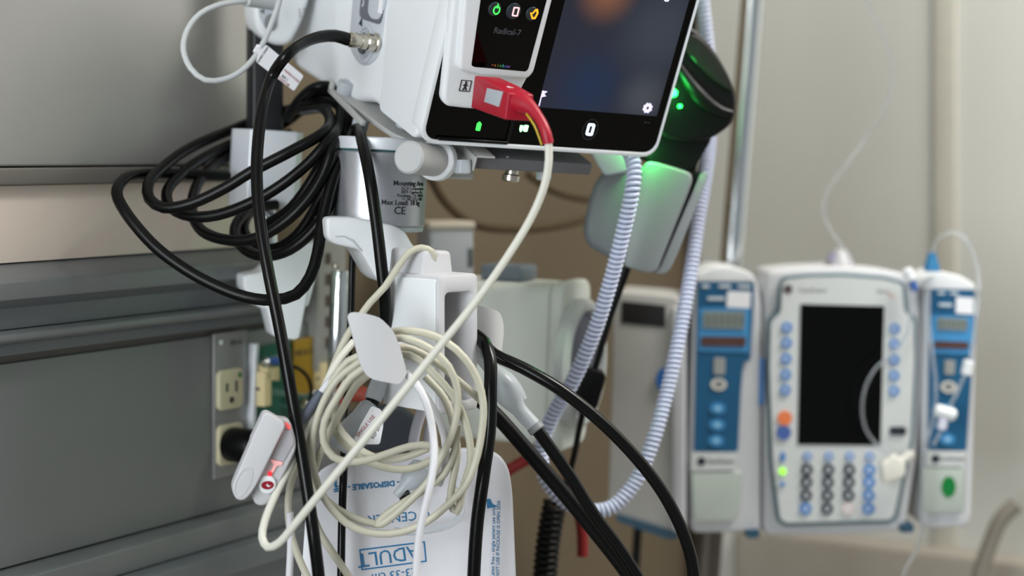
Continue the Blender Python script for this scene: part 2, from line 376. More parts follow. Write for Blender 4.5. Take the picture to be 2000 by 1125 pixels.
# figure symbol: head, trunk, legs
y_, z_ = sd(708, 42); SFx = -y_
sym = bmesh.new(); addprism(sym, SF, ellipse(SFx, z_ + .0032, .0012, n=10), 'xz', -.0016, -.001)
for q in ([(-.0012, -.0005), (.0012, -.0005), (.0012, .0018), (-.0012, .0018)], [(-.0034, -.003), (-.0024, -.0034), (.0002, .0006), (-.001, .0012)], [(.0034, -.003), (.0024, -.0034), (-.0002, .0006), (.001, .0012)], [(-.0012, -.003), (.0012, -.003), (.001, .001), (-.001, .001)]):
    addprism(sym, SF, [(SFx + a, z_ + b) for a, b in q], 'xz', -.0016, -.001)
frombm('person_symbol', sym, INK, mon)
yp, zp = sd(717, 86); pc = M.pt(0, yp, zp)
pr = lathe('port_ring', pc + M.x * .002, -M.x, [(.0150, 0), (.0150, .0042), (.0142, .0048), (.0124, .0048), (.0116, .0034), (.0106, .0034), (.0098, .0056), (.0086, .0056), (.0080, .0036)], PALE, mon, 32)
lathe('port_socket', pc, -M.x, [(.0075, 0), (.0075, .0052), (.006, .0056)], DKTRAY, pr, 24)

# white cable module on the monitor's back corner
CBX = Fr(P(548, 40, 1.36), (.93, .36, 0), (.16, -.12, 1))
cm = thing('cable_module', 'white rounded connector module with grey socket face left of the monitor', 'connector', P(548, 90, 1.36))
prism('housing', CBX, rpoly(CBX.poly([(503, -60), (497, 40), (506, 70), (535, 90), (566, 90), (588, 52), (612, -20), (618, -60)]), .012), 'xz', 0, .045, WHITE, cm, .006, 4)
prism('socket_face', CBX, rpoly(CBX.poly([(507, -20), (504, 30), (520, 58), (534, 62), (541, 45), (548, 0), (548, -20)], -.0006), .006), 'xz', -.0012, .004, PALE, cm, .0006)
x, z = CBX.xz(528, 44, -.001); prism('socket', CBX, ellipse(x, z, .005, .007), 'xz', -.002, .002, MIDGREY, cm, .0004)
x, z = CBX.xz(511, 22, -.001); prism('arrow_mark', CBX, [(x - .002, z), (x + .002, z + .002), (x + .002, z - .002)], 'xz', -.0016, -.001, GREYINK, cm)
x, z = CBX.xz(588, 25, 0); text('braille_mark', CBX, x, z, -.0002, ':::', .012, GREYINK, cm, rot=100)
# grey cable looping out of it
gc = thing('sensor_cable', 'thin grey cable looping beside the monitor in front of the grey wall', 'cable', P(400, 160, 1.27))
tube('cable', pp([(552, -45, 1.3), (546, 0, 1.29), (532, 42, 1.285), (517, 78, 1.28), (500, 108, 1.275), (472, 138, 1.27), (437, 155, 1.265), (400, 156, 1.26), (372, 133, 1.26), (358, 96, 1.262), (366, 58, 1.27), (392, 26, 1.28), (432, 8, 1.29), (470, 3, 1.30), (505, 4, 1.32)]), .0022, GCABLE, gc, 10, .005)
rod('plug', P(480, 2, 1.305), P(534, 10, 1.335), .0042, GCABLE, gc)
# paper tag on that cable
T = Fr(P(508, 98, 1.272), P(593, 148, 1.29) - P(520, 87, 1.272), P(520, 87, 1.272) - P(500, 120, 1.272))
tg = thing('paper_tag', 'white printed paper tag clipped round the thin grey cable', 'tag', P(545, 178, 1.275))
prism('tag_sheet', T, rpoly(T.poly([(497, 97), (502, 90), (509, 96), (514, 94), (520, 87), (593, 148), (574, 178), (500, 121), (503, 109), (504, 105)]), .0016), 'xz', -.0003, .0003, PAPER, tg)
lathe('tag_wrap', P(503, 98, 1.276), P(517, 78, 1.28) - P(500, 108, 1.275), [(.0027, -.0025), (.0027, .0035)], PAPER, tg, 16)
x, z = T.xz(511, 110); text('tag_code', T, x, z, -.0003, 'AW200804 200804', .0022, INK, tg, rot=96)
for body, px, py, m_ in (('19670214122A', 569, 148, REDINK), ('REF 1', 556, 152, INK), ('(21)227148', 553, 158, REDINK)):
    x, z = T.xz(px, py); text('tag_line', T, x, z, -.0003, body, .0026, m_, tg)

# ------------------------------------------------------------------ docked pulse oximeter
R = M
ox = thing('pulse_oximeter', 'white handheld pulse oximeter docked on the monitor with three lit buttons', 'oximeter', M.pt(.045, -.01, .02))
OFF = -.017
def rd(px, py, off=OFF): return M.xz(px, py, off)
lo_ = M.poly([(868, 206), (862, 180)], -.005)
base = [rd(893, -140, -.012), rd(884, 0, -.012), rd(864, 195, -.012), rd(872, 208, -.012), rd(915, 213, -.012), rd(980, 214, -.012), rd(1013, 185, -.012), rd(1037, 140, -.012), rd(1080, -20, -.012), rd(1115, -140, -.012)]
prism('housing', M, rpoly(base, .005), 'xz', -.013, -.003, WHITE, ox, .0032, 4)
upper = [rd(915, -140), rd(903, 0), rd(893, 135), rd(935, 146), rd(1028, 153), rd(1040, 140), rd(1077, -5), rd(1112, -140)]
prism('front_block', M, rpoly(upper, .004), 'xz', OFF - .003, -.009, WHITE, ox, .0030, 4)
G = OFF - .0034
glass = [rd(950, -140, G), rd(939, 0, G), rd(921, 128, G), rd(926, 131, G), rd(1027, 140, G), rd(1032, 135, G), rd(1068, 0, G), rd(1103, -140, G)]
gl = prism('display_glass', M, rpoly(glass, .0016), 'xz', G, OFF, GLASSBLACK, ox, .0003)
BTN = mat('button_dark', (38, 46, 52), .4)
def og(px, py): return M.xz(px, py, G)
for px, py, ir, kind, m_ in ((965, 17, .0048, 'power', LITG2), (1002, 21, .0056, 'alarm_silence', LITP), (1038, 26, .0048, 'profile', LITO)):
    x, z = og(px, py); b_ = prism(kind + '_button', M, ellipse(x, z, ir, ir * 1.05, 28), 'xz', G - .0016, G + .001, BTN, ox, .0006)
    y = G - .0019; x += .0013
    if kind == 'power':
        ring('symbol', M, ellipse(x, z - .0004, .0027, .0032, 20), ellipse(x, z - .0004, .0019, .0023, 20), y, G - .0012, LITG, b_)
        box('symbol_bar', M, x - .0003, x + .0004, y, G - .0012, z + .001, z + .0042, LITG, b_)
    elif kind == 'alarm_silence':
        ring('symbol', M, rrect(x - .0024, x + .0024, z - .0034, z + .0034, .0008), rrect(x - .0014, x + .0014, z - .0024, z + .0024, .0004), y, G - .0012, LITP, b_)
    else:
        ring('symbol', M, [(x - .0036, z + .0008), (x - .0016, z + .001), (x, z + .0038), (x + .002, z + .004), (x + .0032, z + .001), (x + .0018, z - .0034), (x - .001, z - .0036)], [(x - .0018, z), (x - .0008, z + .0004), (x + .0004, z + .0022), (x + .0012, z + .0022), (x + .0018, z + .0006), (x + .0008, z - .0022), (x - .0004, z - .0022)], y, G - .0012, LITO, b_)
x, z = og(991, 62); text('model_lettering', M, x, z, G, 'Radical-7', .0062, mat('dim_ink', (66, 68, 72), .6), gl, width=.95, bold=.0001)
RB = [(150, 60, 50), (150, 90, 40), (130, 130, 40), (50, 140, 60), (60, 140, 130), (60, 90, 160), (110, 80, 150)]
for i, ch in enumerate('rainbow'):
    x, z = og(962 + i * 5.2, 126.5 + i * .55); text('rainbow_letter', M, x, z, G, ch, .0034, mat('letter_%d' % i, RB[i], .5, emit=RB[i], estr=.25), gl)
# patient symbol in a frame beside the plug
x, z = M.xz(909, 168, -.0135)
ring('symbol_frame', M, rrect(x - .0042, x + .0042, z - .0042, z + .0042, .0002, 1), rrect(x - .0038, x + .0038, z - .0038, z + .0038, .0002, 1), -.0136, -.0128, INK, ox)
bm = bmesh.new(); addprism(bm, M, ellipse(x, z + .0026, .0008, n=8), 'xz', -.0136, -.0128)
for q in ([(-.0007, -.0008), (.0007, -.0008), (.0007, .0017), (-.0007, .0017)], [(-.0018, -.0034), (-.0009, -.0034), (.0004, -.0006), (-.0005, -.0004)], [(.0018, -.0034), (.0009, -.0034), (-.0004, -.0006), (.0005, -.0004)], [(-.002, .0003), (-.0016, -.0001), (.0005, .0012), (0, .0016)], [(.002, .0003), (.0016, -.0001), (-.0005, .0012), (0, .0016)]):
    addprism(bm, M, [(x + a, z + b) for a, b in q], 'xz', -.0136, -.0128)
frombm('patient_symbol', bm, INK, ox)

# ------------------------------------------------------------------ oximeter patient cable: red plug, ivory lead, beige coil on the hook
pc_ = thing('oximeter_cable', 'beige cable with red plug on the oximeter, wound in loops on the hook', 'cable', P(760, 1070, 1.14))
# plug body: runs from the oximeter towards the viewer and to the right
A0 = P(946, 181, 1.168); A1 = P(1014, 205, 1.118)
PF = Fr(A0, A1 - A0, (0.10, -.1, 1)); LP = (A1 - A0).length
pl = prism('plug', PF, rpoly([(0, -.011), (LP, -.0105), (LP, .0075), (LP * .55, .010), (0, .0115)], .0015), 'xz', -.009, .010, RED, pc_, .0012)
sq = [PF.xz(952, 172, -.0094), PF.xz(982, 179, -.0094), PF.xz(974, 209, -.0094), PF.xz(946, 199, -.0094)]
prism('grey_pad', PF, sq, 'xz', -.0098, -.008, mat('pad_grey', (168, 174, 180), .5), pl, .0003)
PT = Fr(PF.pt(LP * .66, 0, .0102), PF.x, -PF.y)              # top face of the plug
text('plug_mark', PT, 0, .0, -.0006, 'SpO2', .0045, PAPER, pl)
boot = pp([(1012, 199, 1.12), (1035, 210, 1.112), (1056, 236, 1.104), (1067, 262, 1.10), (1071, 280, 1.10)])
tube('strain_relief', boot, lambda t: .0068 - .0032 * min(1, t * 2.2) + (.0008 if t < .2 else 0), RED, pl, 14, .003)
tube('yellow_stripe', [p + V((-.0027, -.0018, -.0014)) for p in pp([(1036, 218, 1.110), (1051, 240, 1.103), (1061, 264, 1.10), (1066, 279, 1.10)])], .0007, YEL, pl, 6, .004)
tube('lead', pp([(1071, 277, 1.10), (1072, 310, 1.10), (1064, 360, 1.10), (1040, 420, 1.10), (990, 503, 1.095), (930, 588, 1.09), (860, 675, 1.085), (780, 775, 1.08), (690, 885, 1.08), (620, 970, 1.085), (575, 1025, 1.09), (545, 1060, 1.095), (523, 1069, 1.10), (512, 1050, 1.105), (517, 1018, 1.11), (540, 962, 1.12), (568, 908, 1.13), (596, 848, 1.14), (626, 775, 1.15), (655, 712, 1.16), (690, 668, 1.175)]), .0027, IVORY, pc_, 12, .005)
Bg = 1.15
def st(pts, y0=Bg, y1=None):
    y1 = y0 if y1 is None else y1; n = len(pts) - 1
    return [P(x, y, y0 + (y1 - y0) * i / n) for i, (x, y) in enumerate(pts)]
strands = [
    st([(848, 520), (846, 506), (844, 492), (822, 484), (800, 493), (778, 520), (752, 560), (722, 592), (702, 620), (677, 657), (652, 712), (628, 775), (606, 835), (590, 890), (572, 930), (563, 975), (566, 1030), (578, 1075), (602, 1130), (640, 1200)], 1.195, 1.155),
    # outer ring, right side round the back of the hook down to the bottom
    st([(735, 655), (779, 646), (828, 650), (872, 668), (908, 700), (932, 740), (944, 790), (940, 850), (928, 905), (908, 950), (870, 990), (832, 1020), (785, 1039), (735, 1042), (690, 1030), (650, 996), (622, 950), (609, 900), (611, 850), (628, 793), (658, 742), (705, 705)], 1.138, 1.14),
    st([(735, 668), (785, 660), (838, 680), (876, 715), (893, 760), (893, 805), (880, 855), (858, 900), (838, 938), (790, 988), (752, 1020), (738, 1025), (744, 1014), (775, 990), (830, 955), (868, 925), (888, 880), (893, 830)], 1.132, 1.146),
    st([(730, 690), (790, 678), (850, 706), (885, 735), (920, 765), (948, 792), (962, 815)], 1.14, 1.19),
    st([(738, 700), (800, 694), (852, 735), (892, 785), (914, 845), (919, 900), (905, 950), (892, 1000), (880, 985), (884, 940), (893, 890), (886, 830), (868, 778), (830, 735)], 1.14, 1.15),
    st([(715, 692), (680, 705), (648, 745), (620, 800), (602, 860), (604, 915), (622, 960), (660, 995), (700, 1015), (740, 1025)], 1.145, 1.15),
    st([(722, 712), (686, 736), (656, 780), (634, 822), (632, 862), (650, 892), (680, 902), (715, 899), (760, 885), (800, 872), (838, 870), (862, 885), (870, 912)], 1.128, 1.15),
    st([(728, 726), (696, 752), (668, 800), (640, 850), (612, 930), (616, 975)], 1.145, 1.15),
    st([(740, 715), (700, 730), (668, 762), (650, 800), (660, 832), (686, 864), (712, 884), (750, 898), (792, 893), (836, 876)], 1.155, 1.15),
    st([(655, 780), (648, 815), (664, 855), (690, 882), (720, 902), (752, 913), (786, 917), (818, 911), (850, 895)], 1.165, 1.165),
    st([(605, 985), (622, 1035), (650, 1080), (684, 1130), (720, 1190)], 1.15, 1.15),
]
tubes('coil', strands, .0026, BEIGE, pc_, 10, .006)
# ------------------------------------------------------------------ finger clip sensor
fc = thing('finger_clip_sensor', 'white finger clip sensor with crimson badge glowing faintly red', 'sensor', P(520, 985, 1.12))
FCF = Fr(P(520, 900, 1.11), (1, .25, 0), (0, -.05, 1))
def c6(pts): return [(440 + .1867 * a, 790 + .1867 * b) for a, b in pts]
lowj = FCF.poly(c6([(420, 130), (560, 150), (660, 160), (690, 200), (740, 380), (740, 480), (640, 690), (500, 960), (440, 1050), (370, 1068), (310, 1040), (290, 990), (300, 900), (380, 640), (480, 350)]), .008)
prism('lower_jaw', FCF, rpoly(lowj, .004), 'xz', .008, .022, WHITESHADE, fc, .0028, 4)
upj = FCF.poly(c6([(400, 100), (450, 88), (600, 175), (625, 215), (620, 250), (320, 860), (250, 960), (190, 1008), (120, 1000), (80, 930), (75, 860), (110, 770), (270, 400), (275, 370)]), 0)
prism('upper_jaw', FCF, rpoly(upj, .004), 'xz', 0, .013, WHITESHADE, fc, .0036, 5)
x, z = FCF.xz(*c6([(190, 810)])[0], -.0002); tp = []
for i in range(24):
    a = 2 * math.pi * i / 24; e_, f_ = .0048 * math.cos(a), .0105 * math.sin(a); k = math.radians(-24); tp.append((x + e_ * math.cos(k) - f_ * math.sin(k), z + e_ * math.sin(k) + f_ * math.cos(k)))
ring('thumb_dent', FCF, tp, inset(tp, .0007), -.0004, .002, WHITESHADE, fc)
prism('grey_pad', FCF, rpoly(FCF.poly(c6([(610, 270), (690, 265), (720, 400), (610, 600), (480, 565)]), .007), .001), 'xz', .0068, .012, mat('clip_pad', (176, 174, 180), .55), fc, .0004)
GLOWP = mat('red_lit_silicone', (250, 190, 190), .5, emit=(255, 110, 110), estr=.12)
prism('light_guide', FCF, rpoly(FCF.poly(c6([(480, 575), (605, 605), (590, 640), (545, 640), (500, 720), (470, 715), (510, 630), (475, 600)]), .007), .0008), 'xz', .0066, .012, GLOWP, fc, .0004)
prism('light_guide', FCF, rpoly(FCF.poly(c6([(620, 200), (640, 185), (690, 230), (680, 265), (650, 260)]), .007), .0008), 'xz', .0066, .012, mat('red_lit_silicone_bright', (250, 130, 130), .5, emit=(255, 70, 80), estr=.35), fc, .0004)
prism('hinge_line', FCF, FCF.poly(c6([(600, 255), (612, 265), (480, 520), (460, 515)]), .007), 'xz', .0066, .010, GLOWP, fc)
x, z = FCF.xz(*c6([(468, 727)])[0], .006); prism('red_light', FCF, ellipse(x, z, .0012, .0015, 12), 'xz', .0056, .008, LITR, fc)
x, z = FCF.xz(*c6([(440, 840)])[0], .006); bd = prism('badge', FCF, ellipse(x, z, .0056, .0060, 28), 'xz', .005, .009, WHITE, fc, .0008)
prism('badge_oval', FCF, ellipse(x, z, .0041, .0028, 24), 'xz', .0046, .006, DARKRED, bd)
prism('badge_tick', FCF, [(x - .0012, z + .0002), (x + .0006, z - .0012), (x + .0024, z - .0002), (x + .0006, z - .0004), (x - .0004, z + .0018), (x - .0002, z + .0004)], 'xz', .0043, .005, PAPER, bd)
tube('cable_sleeve', pp([(560, 856, 1.135), (588, 822, 1.138), (610, 792, 1.142), (627, 767, 1.145)]), .0034, mat('slate_sleeve', (84, 90, 104), .45), fc, 12)
tubes('cable', [pp([(627, 767, 1.145), (650, 738, 1.148), (680, 718, 1.155), (715, 706, 1.15), (760, 702, 1.14), (800, 735, 1.132), (823, 765, 1.126), (838, 805, 1.122), (846, 850, 1.12), (848, 890, 1.115), (841, 945, 1.11), (828, 1000, 1.11), (818, 1050, 1.11), (812, 1130, 1.11), (808, 1220, 1.11)]),
    pp([(800, 735, 1.135), (838, 785, 1.135), (862, 830, 1.138), (871, 880, 1.142), (868, 915, 1.15), (858, 945, 1.16)]),
    pp([(566, 1000, 1.16), (568, 1060, 1.16), (565, 1130, 1.16), (562, 1220, 1.16)])], .0026, WCABLE, fc, 10)
# ------------------------------------------------------------------ monitor tray and swivel arm
ty = thing('monitor_tray', 'grey metal mounting tray with round clamp knob under the monitor', 'bracket', M.pt(.06, .05, -.04))
def tz(px, py, off=-.018):
    p = M.pix(px, py, 'z', off); return (p.x, p.y)
pl_ = [tz(648, 180), tz(700, 214), tz(730, 236), tz(768, 262), (.040, .004), (.056, .002), (.075, .03), (.075, .15), (.02, .16)]
prism('side_plate', M, rpoly(pl_, .004), 'xy', -.0215, -.0175, TRAY, ty, .0008)
box('side_plate_lip', M, -.0125, -.009, .07, .142, -.0215, -.0172, TRAY, ty, .0006)
box('side_plate_hook', M, -.0125, -.0095, .136, .142, -.0215, -.0115, TRAY, ty, .0008)
box('channel_end', M, .046, .0475, -.006, .030, -.022, -.010, TRAY, ty, .0004)
box('channel_top', M, .046, .062, -.006, .030, -.0115, -.010, TRAY, ty, .0004)
bx_ = box('front_plate', M, .0475, .150, .000, .045, -.0225, -.0135, DKTRAY, ty, .0006)
box('cross_plate', M, .02, .085, .03, .10, -.030, -.0225, TRAY, ty, .001)
rod('plate_screw', M.pt(.078, .004, -.0135), M.pt(.078, .004, -.0125), .0018, CHROME, ty)
ts = rod('thumbscrew', P(1003, 318, 1.255), P(999, 342, 1.255), .0052, NICKEL, ty)
rod('thumbscrew_head', P(999, 340, 1.255), P(997, 355, 1.255), .0068, NICKEL, ts, .001)
for a, b in ((M.pt(-.006, .085, -.0215), -M.z), (P(903, 312, 1.225), V((0, 0, -1))), (P(1062, 325, 1.28), V((0, 0, -1))), (M.pt(-.004, .13, -.008), -M.z)):
    lathe('bumper', a, b, [(.0060, 0), (.0064, .002), (.0060, .0095), (.0045, .0105)], FROST, ty, 20)
lathe('bumper', M.pt(.012, .05, -.0085), -M.z, [(.006, 0), (.006, .0035), (.0045, .0045)], FROST, ty, 20)
kn = rod('clamp_knob', P(797, 307, 1.185), P(856, 314, 1.228), .0118, mat('knob_grey', (176, 177, 178), .5), ty, .0015, 32)
rod('clamp_washer', P(848, 312, 1.221), P(858, 314, 1.229), .0150, WHITE, kn, .001, 32)
box('clamp_body', Fr(P(862, 300, 1.24), M.x), 0, .028, 0, .03, -.018, .006, TRAY, ty, .0015)

arm = thing('mounting_arm', 'silver swivel drum on a white support arm under the monitor', 'arm', P(740, 560, 1.26))
CY = Fr(P(741, 350, 1.268), (1, 0, -.045), (.045, 0, 1)); CR = .0355
zt = .0205; zb = -.034
dr = lathe('swivel_drum', CY.pt(0, 0, zb), CY.z, [(CR - .001, 0), (CR, .001), (CR, zt - zb - .001), (CR - .001, zt - zb)], SILVER, arm, 56)
lathe('drum_gap', CY.pt(0, 0, zt), CY.z, [(CR - .0016, 0), (CR - .0016, .0016)], mat('teal_gap', (40, 80, 84), .5), dr, 48)
lathe('drum_cap', CY.pt(0, 0, zt + .0016), CY.z, [(CR - .0004, 0), (CR, .0005), (CR, .008), (CR - .001, .009), (.02, .0095)], ALU, dr, 56)
def drumtext(px, py, body, size, bold=0):
    a = (px - 741) / 3300 * 1.24; z = -(py - 350) / 3300 * 1.235 + .045 * a; a = max(-.99, min(.99, a / CR)); text('drum_lettering', CY, CR * math.asin(a), z, 0, body, size, INK, dr, bend=CR, bold=bold)
drumtext(809, 358, 'Mounting Arm', .0052, .0001)
drumtext(815, 368, 'GCX Corporation', .0033); drumtext(813, 375, '3875 Cypress Dr', .0033); drumtext(812, 382, 'Petaluma, CA 94954', .0033); drumtext(814, 389, '+1.707.773.1100', .0033)
drumtext(796, 395.5, 'Max Load: 18 kg', .0052, .0001)
drumtext(790, 411, 'CE', .0080, .0001)
AF = Fr(P(730, 480, 1.225), (1, .3, 0))
prism('arm_cover', AF, rpoly(AF.poly([(637, 424), (690, 424), (770, 440), (792, 452), (806, 478), (840, 516), (800, 545), (752, 556), (734, 542), (703, 488), (655, 478), (638, 466)]), .004), 'xz', 0, .055, WHITE, arm, .003, 3)
prism('arm_seam', AF, rpoly(AF.poly([(655, 461), (672, 460), (690, 468), (708, 490), (704, 490), (688, 472), (672, 463), (655, 463)], -.0004), .0006), 'xz', -.0005, .001, PALE, arm)
prism('arm_plate', CY, ellipse(0, 0, CR * .97, CR * .97, 40), 'xy', zb - .004, zb, PALE, arm, .001)

# white cable hook bracket below
HB = Fr(P(857, 541, 1.165), (.74, .67, 0))
hk = thing('cable_hook_bracket', 'white plastic bracket with two paddle hooks holding cable loops', 'bracket', HB.pt(.018, .03, -.09))
hw_, hd = .036, .062
ring('bracket_frame', HB, rrect(0, hw_, -.095, .001, .004, 4), rrect(.0062, hw_ - .0055, -.088, -.0115, .0035, 4), 0, hd, WHITESHADE, hk, .0018)
box('bracket_back', HB, .0005, hw_ - .0005, hd - .012, hd + .002, -.094, .0005, WHITESHADE, hk, .002)
box('side_cover', HB, -.0014, .001, .0025, hd - .001, -.094, -.002, WHITE, hk, .0009)
prism('bracket_neck', HB, [(.002, -.012), (.034, -.012), (.030, .016), (.006, .018)], 'xz', .022, hd, WHITESHADE, hk, .003)
# front paddle: a thin curved leaf, standing in front of the coil, on a neck
def leaf(name, fr, pts, bend, th, m, parent):
    """a curved plate: outline in xz filled by a grid, bowed along x"""
    bm = bmesh.new(); addprism(bm, fr, pts, 'xz', 0, th)
    bmesh.ops.recalc_face_normals(bm, faces=bm.faces); bev(bm, th * .42, 3, 50)
    for k in range(5):
        pass
    me_o = frombm(name, bm, m, parent)
    return me_o
def bowed(name, fr, pts, n, bow, th, m, parent):
    """outline split into n vertical strips so the plate can bow: y = bow * (2t-1)^2"""
    zs = sorted(p[1] for p in pts); z0, z1 = zs[0], zs[-1]; rows = []
    def span(z):
        xs = []
        for i in range(len(pts)):
            (xa, za), (xb, zb_) = pts[i], pts[(i + 1) % len(pts)]
            if (za - z) * (zb_ - z) <= 0 and za != zb_: xs.append(xa + (xb - xa) * (z - za) / (zb_ - za))
        return min(xs), max(xs)
    bm = bmesh.new(); R_ = 28
    gx0 = min(p[0] for p in pts); gx1 = max(p[0] for p in pts)
    f, b = [], []
    for r in range(R_ + 1):
        t = r / R_; t = .5 - .5 * math.cos(math.pi * t); z = z0 + (z1 - z0) * (.0015 + .997 * t); a, c_ = span(z); rf, rb = [], []
        for k in range(n + 1):
            x = a + (c_ - a) * k / n; q = (x - gx0) / (gx1 - gx0) * 2 - 1; y = bow * q * q
            rf.append(bm.verts.new(fr.pt(x, y, z))); rb.append(bm.verts.new(fr.pt(x, y + th, z)))
        f.append(rf); b.append(rb)
    for r in range(R_):
        for k in range(n):
            bm.faces.new((f[r][k], f[r][k + 1], f[r + 1][k + 1], f[r + 1][k])); bm.faces.new((b[r][k], b[r + 1][k], b[r + 1][k + 1], b[r][k + 1]))
        bm.faces.new((f[r][0], f[r + 1][0], b[r + 1][0], b[r][0])); bm.faces.new((f[r][n], b[r][n], b[r + 1][n], f[r + 1][n]))
    for k in range(n):
        bm.faces.new((f[0][k], b[0][k], b[0][k + 1], f[0][k + 1])); bm.faces.new((f[R_][k], f[R_][k + 1], b[R_][k + 1], b[R_][k]))
    return frombm(name, bm, m, parent, 40)
LF = Fr(P(740, 680, 1.118), (.97, .25, 0), (0, .0, 1))
bowed('paddle', LF, rpoly(LF.poly([(680, 618), (688, 611), (706, 611), (742, 620), (768, 645), (782, 676), (797, 728), (795, 735), (782, 752), (730, 742), (716, 734), (704, 712), (694, 672)]), .003), 10, .004, .0028, WHITESHADE, hk)
tube('paddle_neck', [P(748, 700, 1.125), P(765, 690, 1.16), P(800, 675, 1.2), P(835, 665, 1.235)], lambda t: .010 - .002 * t, WHITESHADE, hk, 14)
RF = Fr(P(965, 650, 1.225), (.9, .43, 0))
bowed('paddle', RF, rpoly(RF.poly([(925, 594), (950, 600), (980, 610), (992, 632), (994, 650), (980, 710), (935, 700), (922, 640)]), .004), 10, .008, .003, WHITESHADE, hk)
tube('paddle_neck', [P(948, 668, 1.246), P(930, 675, 1.24), P(900, 690, 1.235)], lambda t: .008, WHITESHADE, hk, 12)

# black post in an aluminium clamp, with the other white link of the arm
PFm = Fr(P(523, 250, 1.385), (1, .38, 0), (.03, 0, 1))
ps = thing('support_post', 'black upright post seated in a pale aluminium clamp block', 'post', P(523, 400, 1.38))
prism('post', PFm, rrect(-.0130, .0135, -.006, .19, .003), 'xz', 0, .026, mat('post_black', (24, 24, 28), .45), ps, .003)
CB2 = Fr(P(490, 252, 1.36), (1, .28, -.06), (.02, 0, 1))
blk = [(0, 0), (.038, 0), (.0435, .006), (.0435, .04), (-.004, .046), (-.012, .03), (-.012, .02)]
prism('clamp_block', CB2, rpoly(blk, .001), 'xy', -.063, .0, ALU, ps, .0012)
rod('chrome_pin', P(520, 392, 1.385), P(528, 520, 1.385), .0075, CHROME, ps)
rod('chrome_collar', P(518, 410, 1.372), P(546, 436, 1.372), .0038, CHROME, ps)
wf = Fr(P(540, 560, 1.375), (1, .35, 0))
lk = thing('arm_link', 'white plastic arm link hanging at the end of the grey rail', 'arm', P(555, 662, 1.38))
prism('upper_cap', wf, rpoly(wf.poly([(476, 538), (511, 532), (536, 508), (590, 478), (628, 470), (618, 540), (602, 600), (520, 604), (504, 600), (476, 563)]), .003), 'xz', 0, .035, WHITE, lk, .003)
prism('drop_cover', wf, rpoly(wf.poly([(518, 590), (604, 560), (594, 612), (585, 660), (576, 664), (534, 657)], -.002), .003), 'xz', -.002, .028, WHITE, lk, .0026)

# ------------------------------------------------------------------ black hoses
HR = .0042
pend = pc - M.x * .030 + V((0, 0, .002))
nb = thing('pressure_hose', 'glossy black pressure hose with metal connector hanging down from the monitor', 'hose', P(600, 1125, 1.13))
q_ = M.pix(737, 84, 'x', -.001); cx_ = M.pt(*q_); cdir = (P(680, 77, (cx_ - M.x * .024).y) - cx_)
cl_ = cdir.length; cn = cdir.normalized()
mc = lathe('metal_connector', cx_, cn, [(.0062, 0), (.0074, .0005), (.0074, .0022), (.0066, .003), (.0066, .0085), (.0058, .0095), (.0058, .0135), (.0052, .014), (.0052, cl_ * .72), (.0058, cl_ * .73), (.0058, cl_ * .93), (.0048, cl_)], NICKEL, nb, 28)
q0 = cx_ + cn * cl_; yq = q0.y
tube('hose', [q0, P(655, 70, yq - .005), P(625, 72, yq - .015), (P(592, 84, yq - .03)), P(560, 108, yq - .05), P(532, 148, 1.215), P(514, 205, 1.20), P(503, 290, 1.185), P(502, 360, 1.175), P(509, 440, 1.165), P(524, 530, 1.155), P(545, 635, 1.145), P(563, 735, 1.135), P(583, 850, 1.13), P(599, 950, 1.125), P(612, 1040, 1.12), P(623, 1130, 1.12), P(632, 1230, 1.12)], lambda t: HR + .0008 * max(0, 1 - t * 14) , RUBBER, nb, 16, .005)

# the wound black hose bundle
def c3(pts): return [(200 + .35 * a, 200 + .35 * b) for a, b in pts]
bun = thing('coiled_black_hose', 'long black hose wound in loose loops around the aluminium clamp', 'hose', P(480, 590, 1.24))
L1 = [(c3([(700, 410)])[0] + (1.36,)), (287, 340, 1.30), (240, 352, 1.262), (228, 378, 1.245), (245, 414, 1.235), (298, 477, 1.225), (347, 516, 1.22), (410, 553, 1.215), (480, 580, 1.21), (532, 586, 1.21), (578, 575, 1.215), (606, 540, 1.22), (620, 495, 1.225), (630, 430, 1.235), (652, 345, 1.245), (682, 275, 1.262), (692, 238, 1.30), (672, 190, 1.335), (632, 178, 1.345), (590, 200, 1.36), (560, 225, 1.40)]
L2 = [(600, 205, 1.39), (520, 226, 1.42), (459, 251, 1.41), (375, 287, 1.36), (319, 326, 1.31), (289, 361, 1.275), (292, 389, 1.262), (320, 406, 1.255), (375, 397, 1.25), (445, 364, 1.248), (490, 336, 1.246), (567, 296, 1.245), (628, 262, 1.25), (645, 235, 1.285), (630, 212, 1.32), (590, 215, 1.35)]
L3 = [(590, 215, 1.40), (540, 250, 1.43), (480, 270, 1.42), (410, 302, 1.37), (354, 340, 1.325), (326, 375, 1.295), (334, 406, 1.275), (375, 423, 1.262), (424, 420, 1.256), (490, 396, 1.25), (550, 361, 1.246), (602, 319, 1.245), (640, 277, 1.247), (664, 235, 1.30), (660, 205, 1.33), (620, 195, 1.35), (580, 215, 1.38)]
L4 = [(570, 260, 1.42), (500, 280, 1.42), (466, 294, 1.41), (410, 330, 1.36), (382, 368, 1.325), (376, 417, 1.295), (396, 452, 1.275), (445, 469, 1.26), (498, 466, 1.25), (550, 438, 1.243), (596, 396, 1.24), (632, 340, 1.242), (652, 280, 1.248), (668, 225, 1.315), (668, 195, 1.34)]
L5 = [(540, 400, 1.36), (500, 405, 1.345), (470, 425, 1.32), (458, 455, 1.30), (480, 488, 1.28), (515, 500, 1.268), (567, 487, 1.255), (620, 440, 1.25), (655, 370, 1.25), (680, 300, 1.255), (690, 240, 1.315), (680, 200, 1.34)]
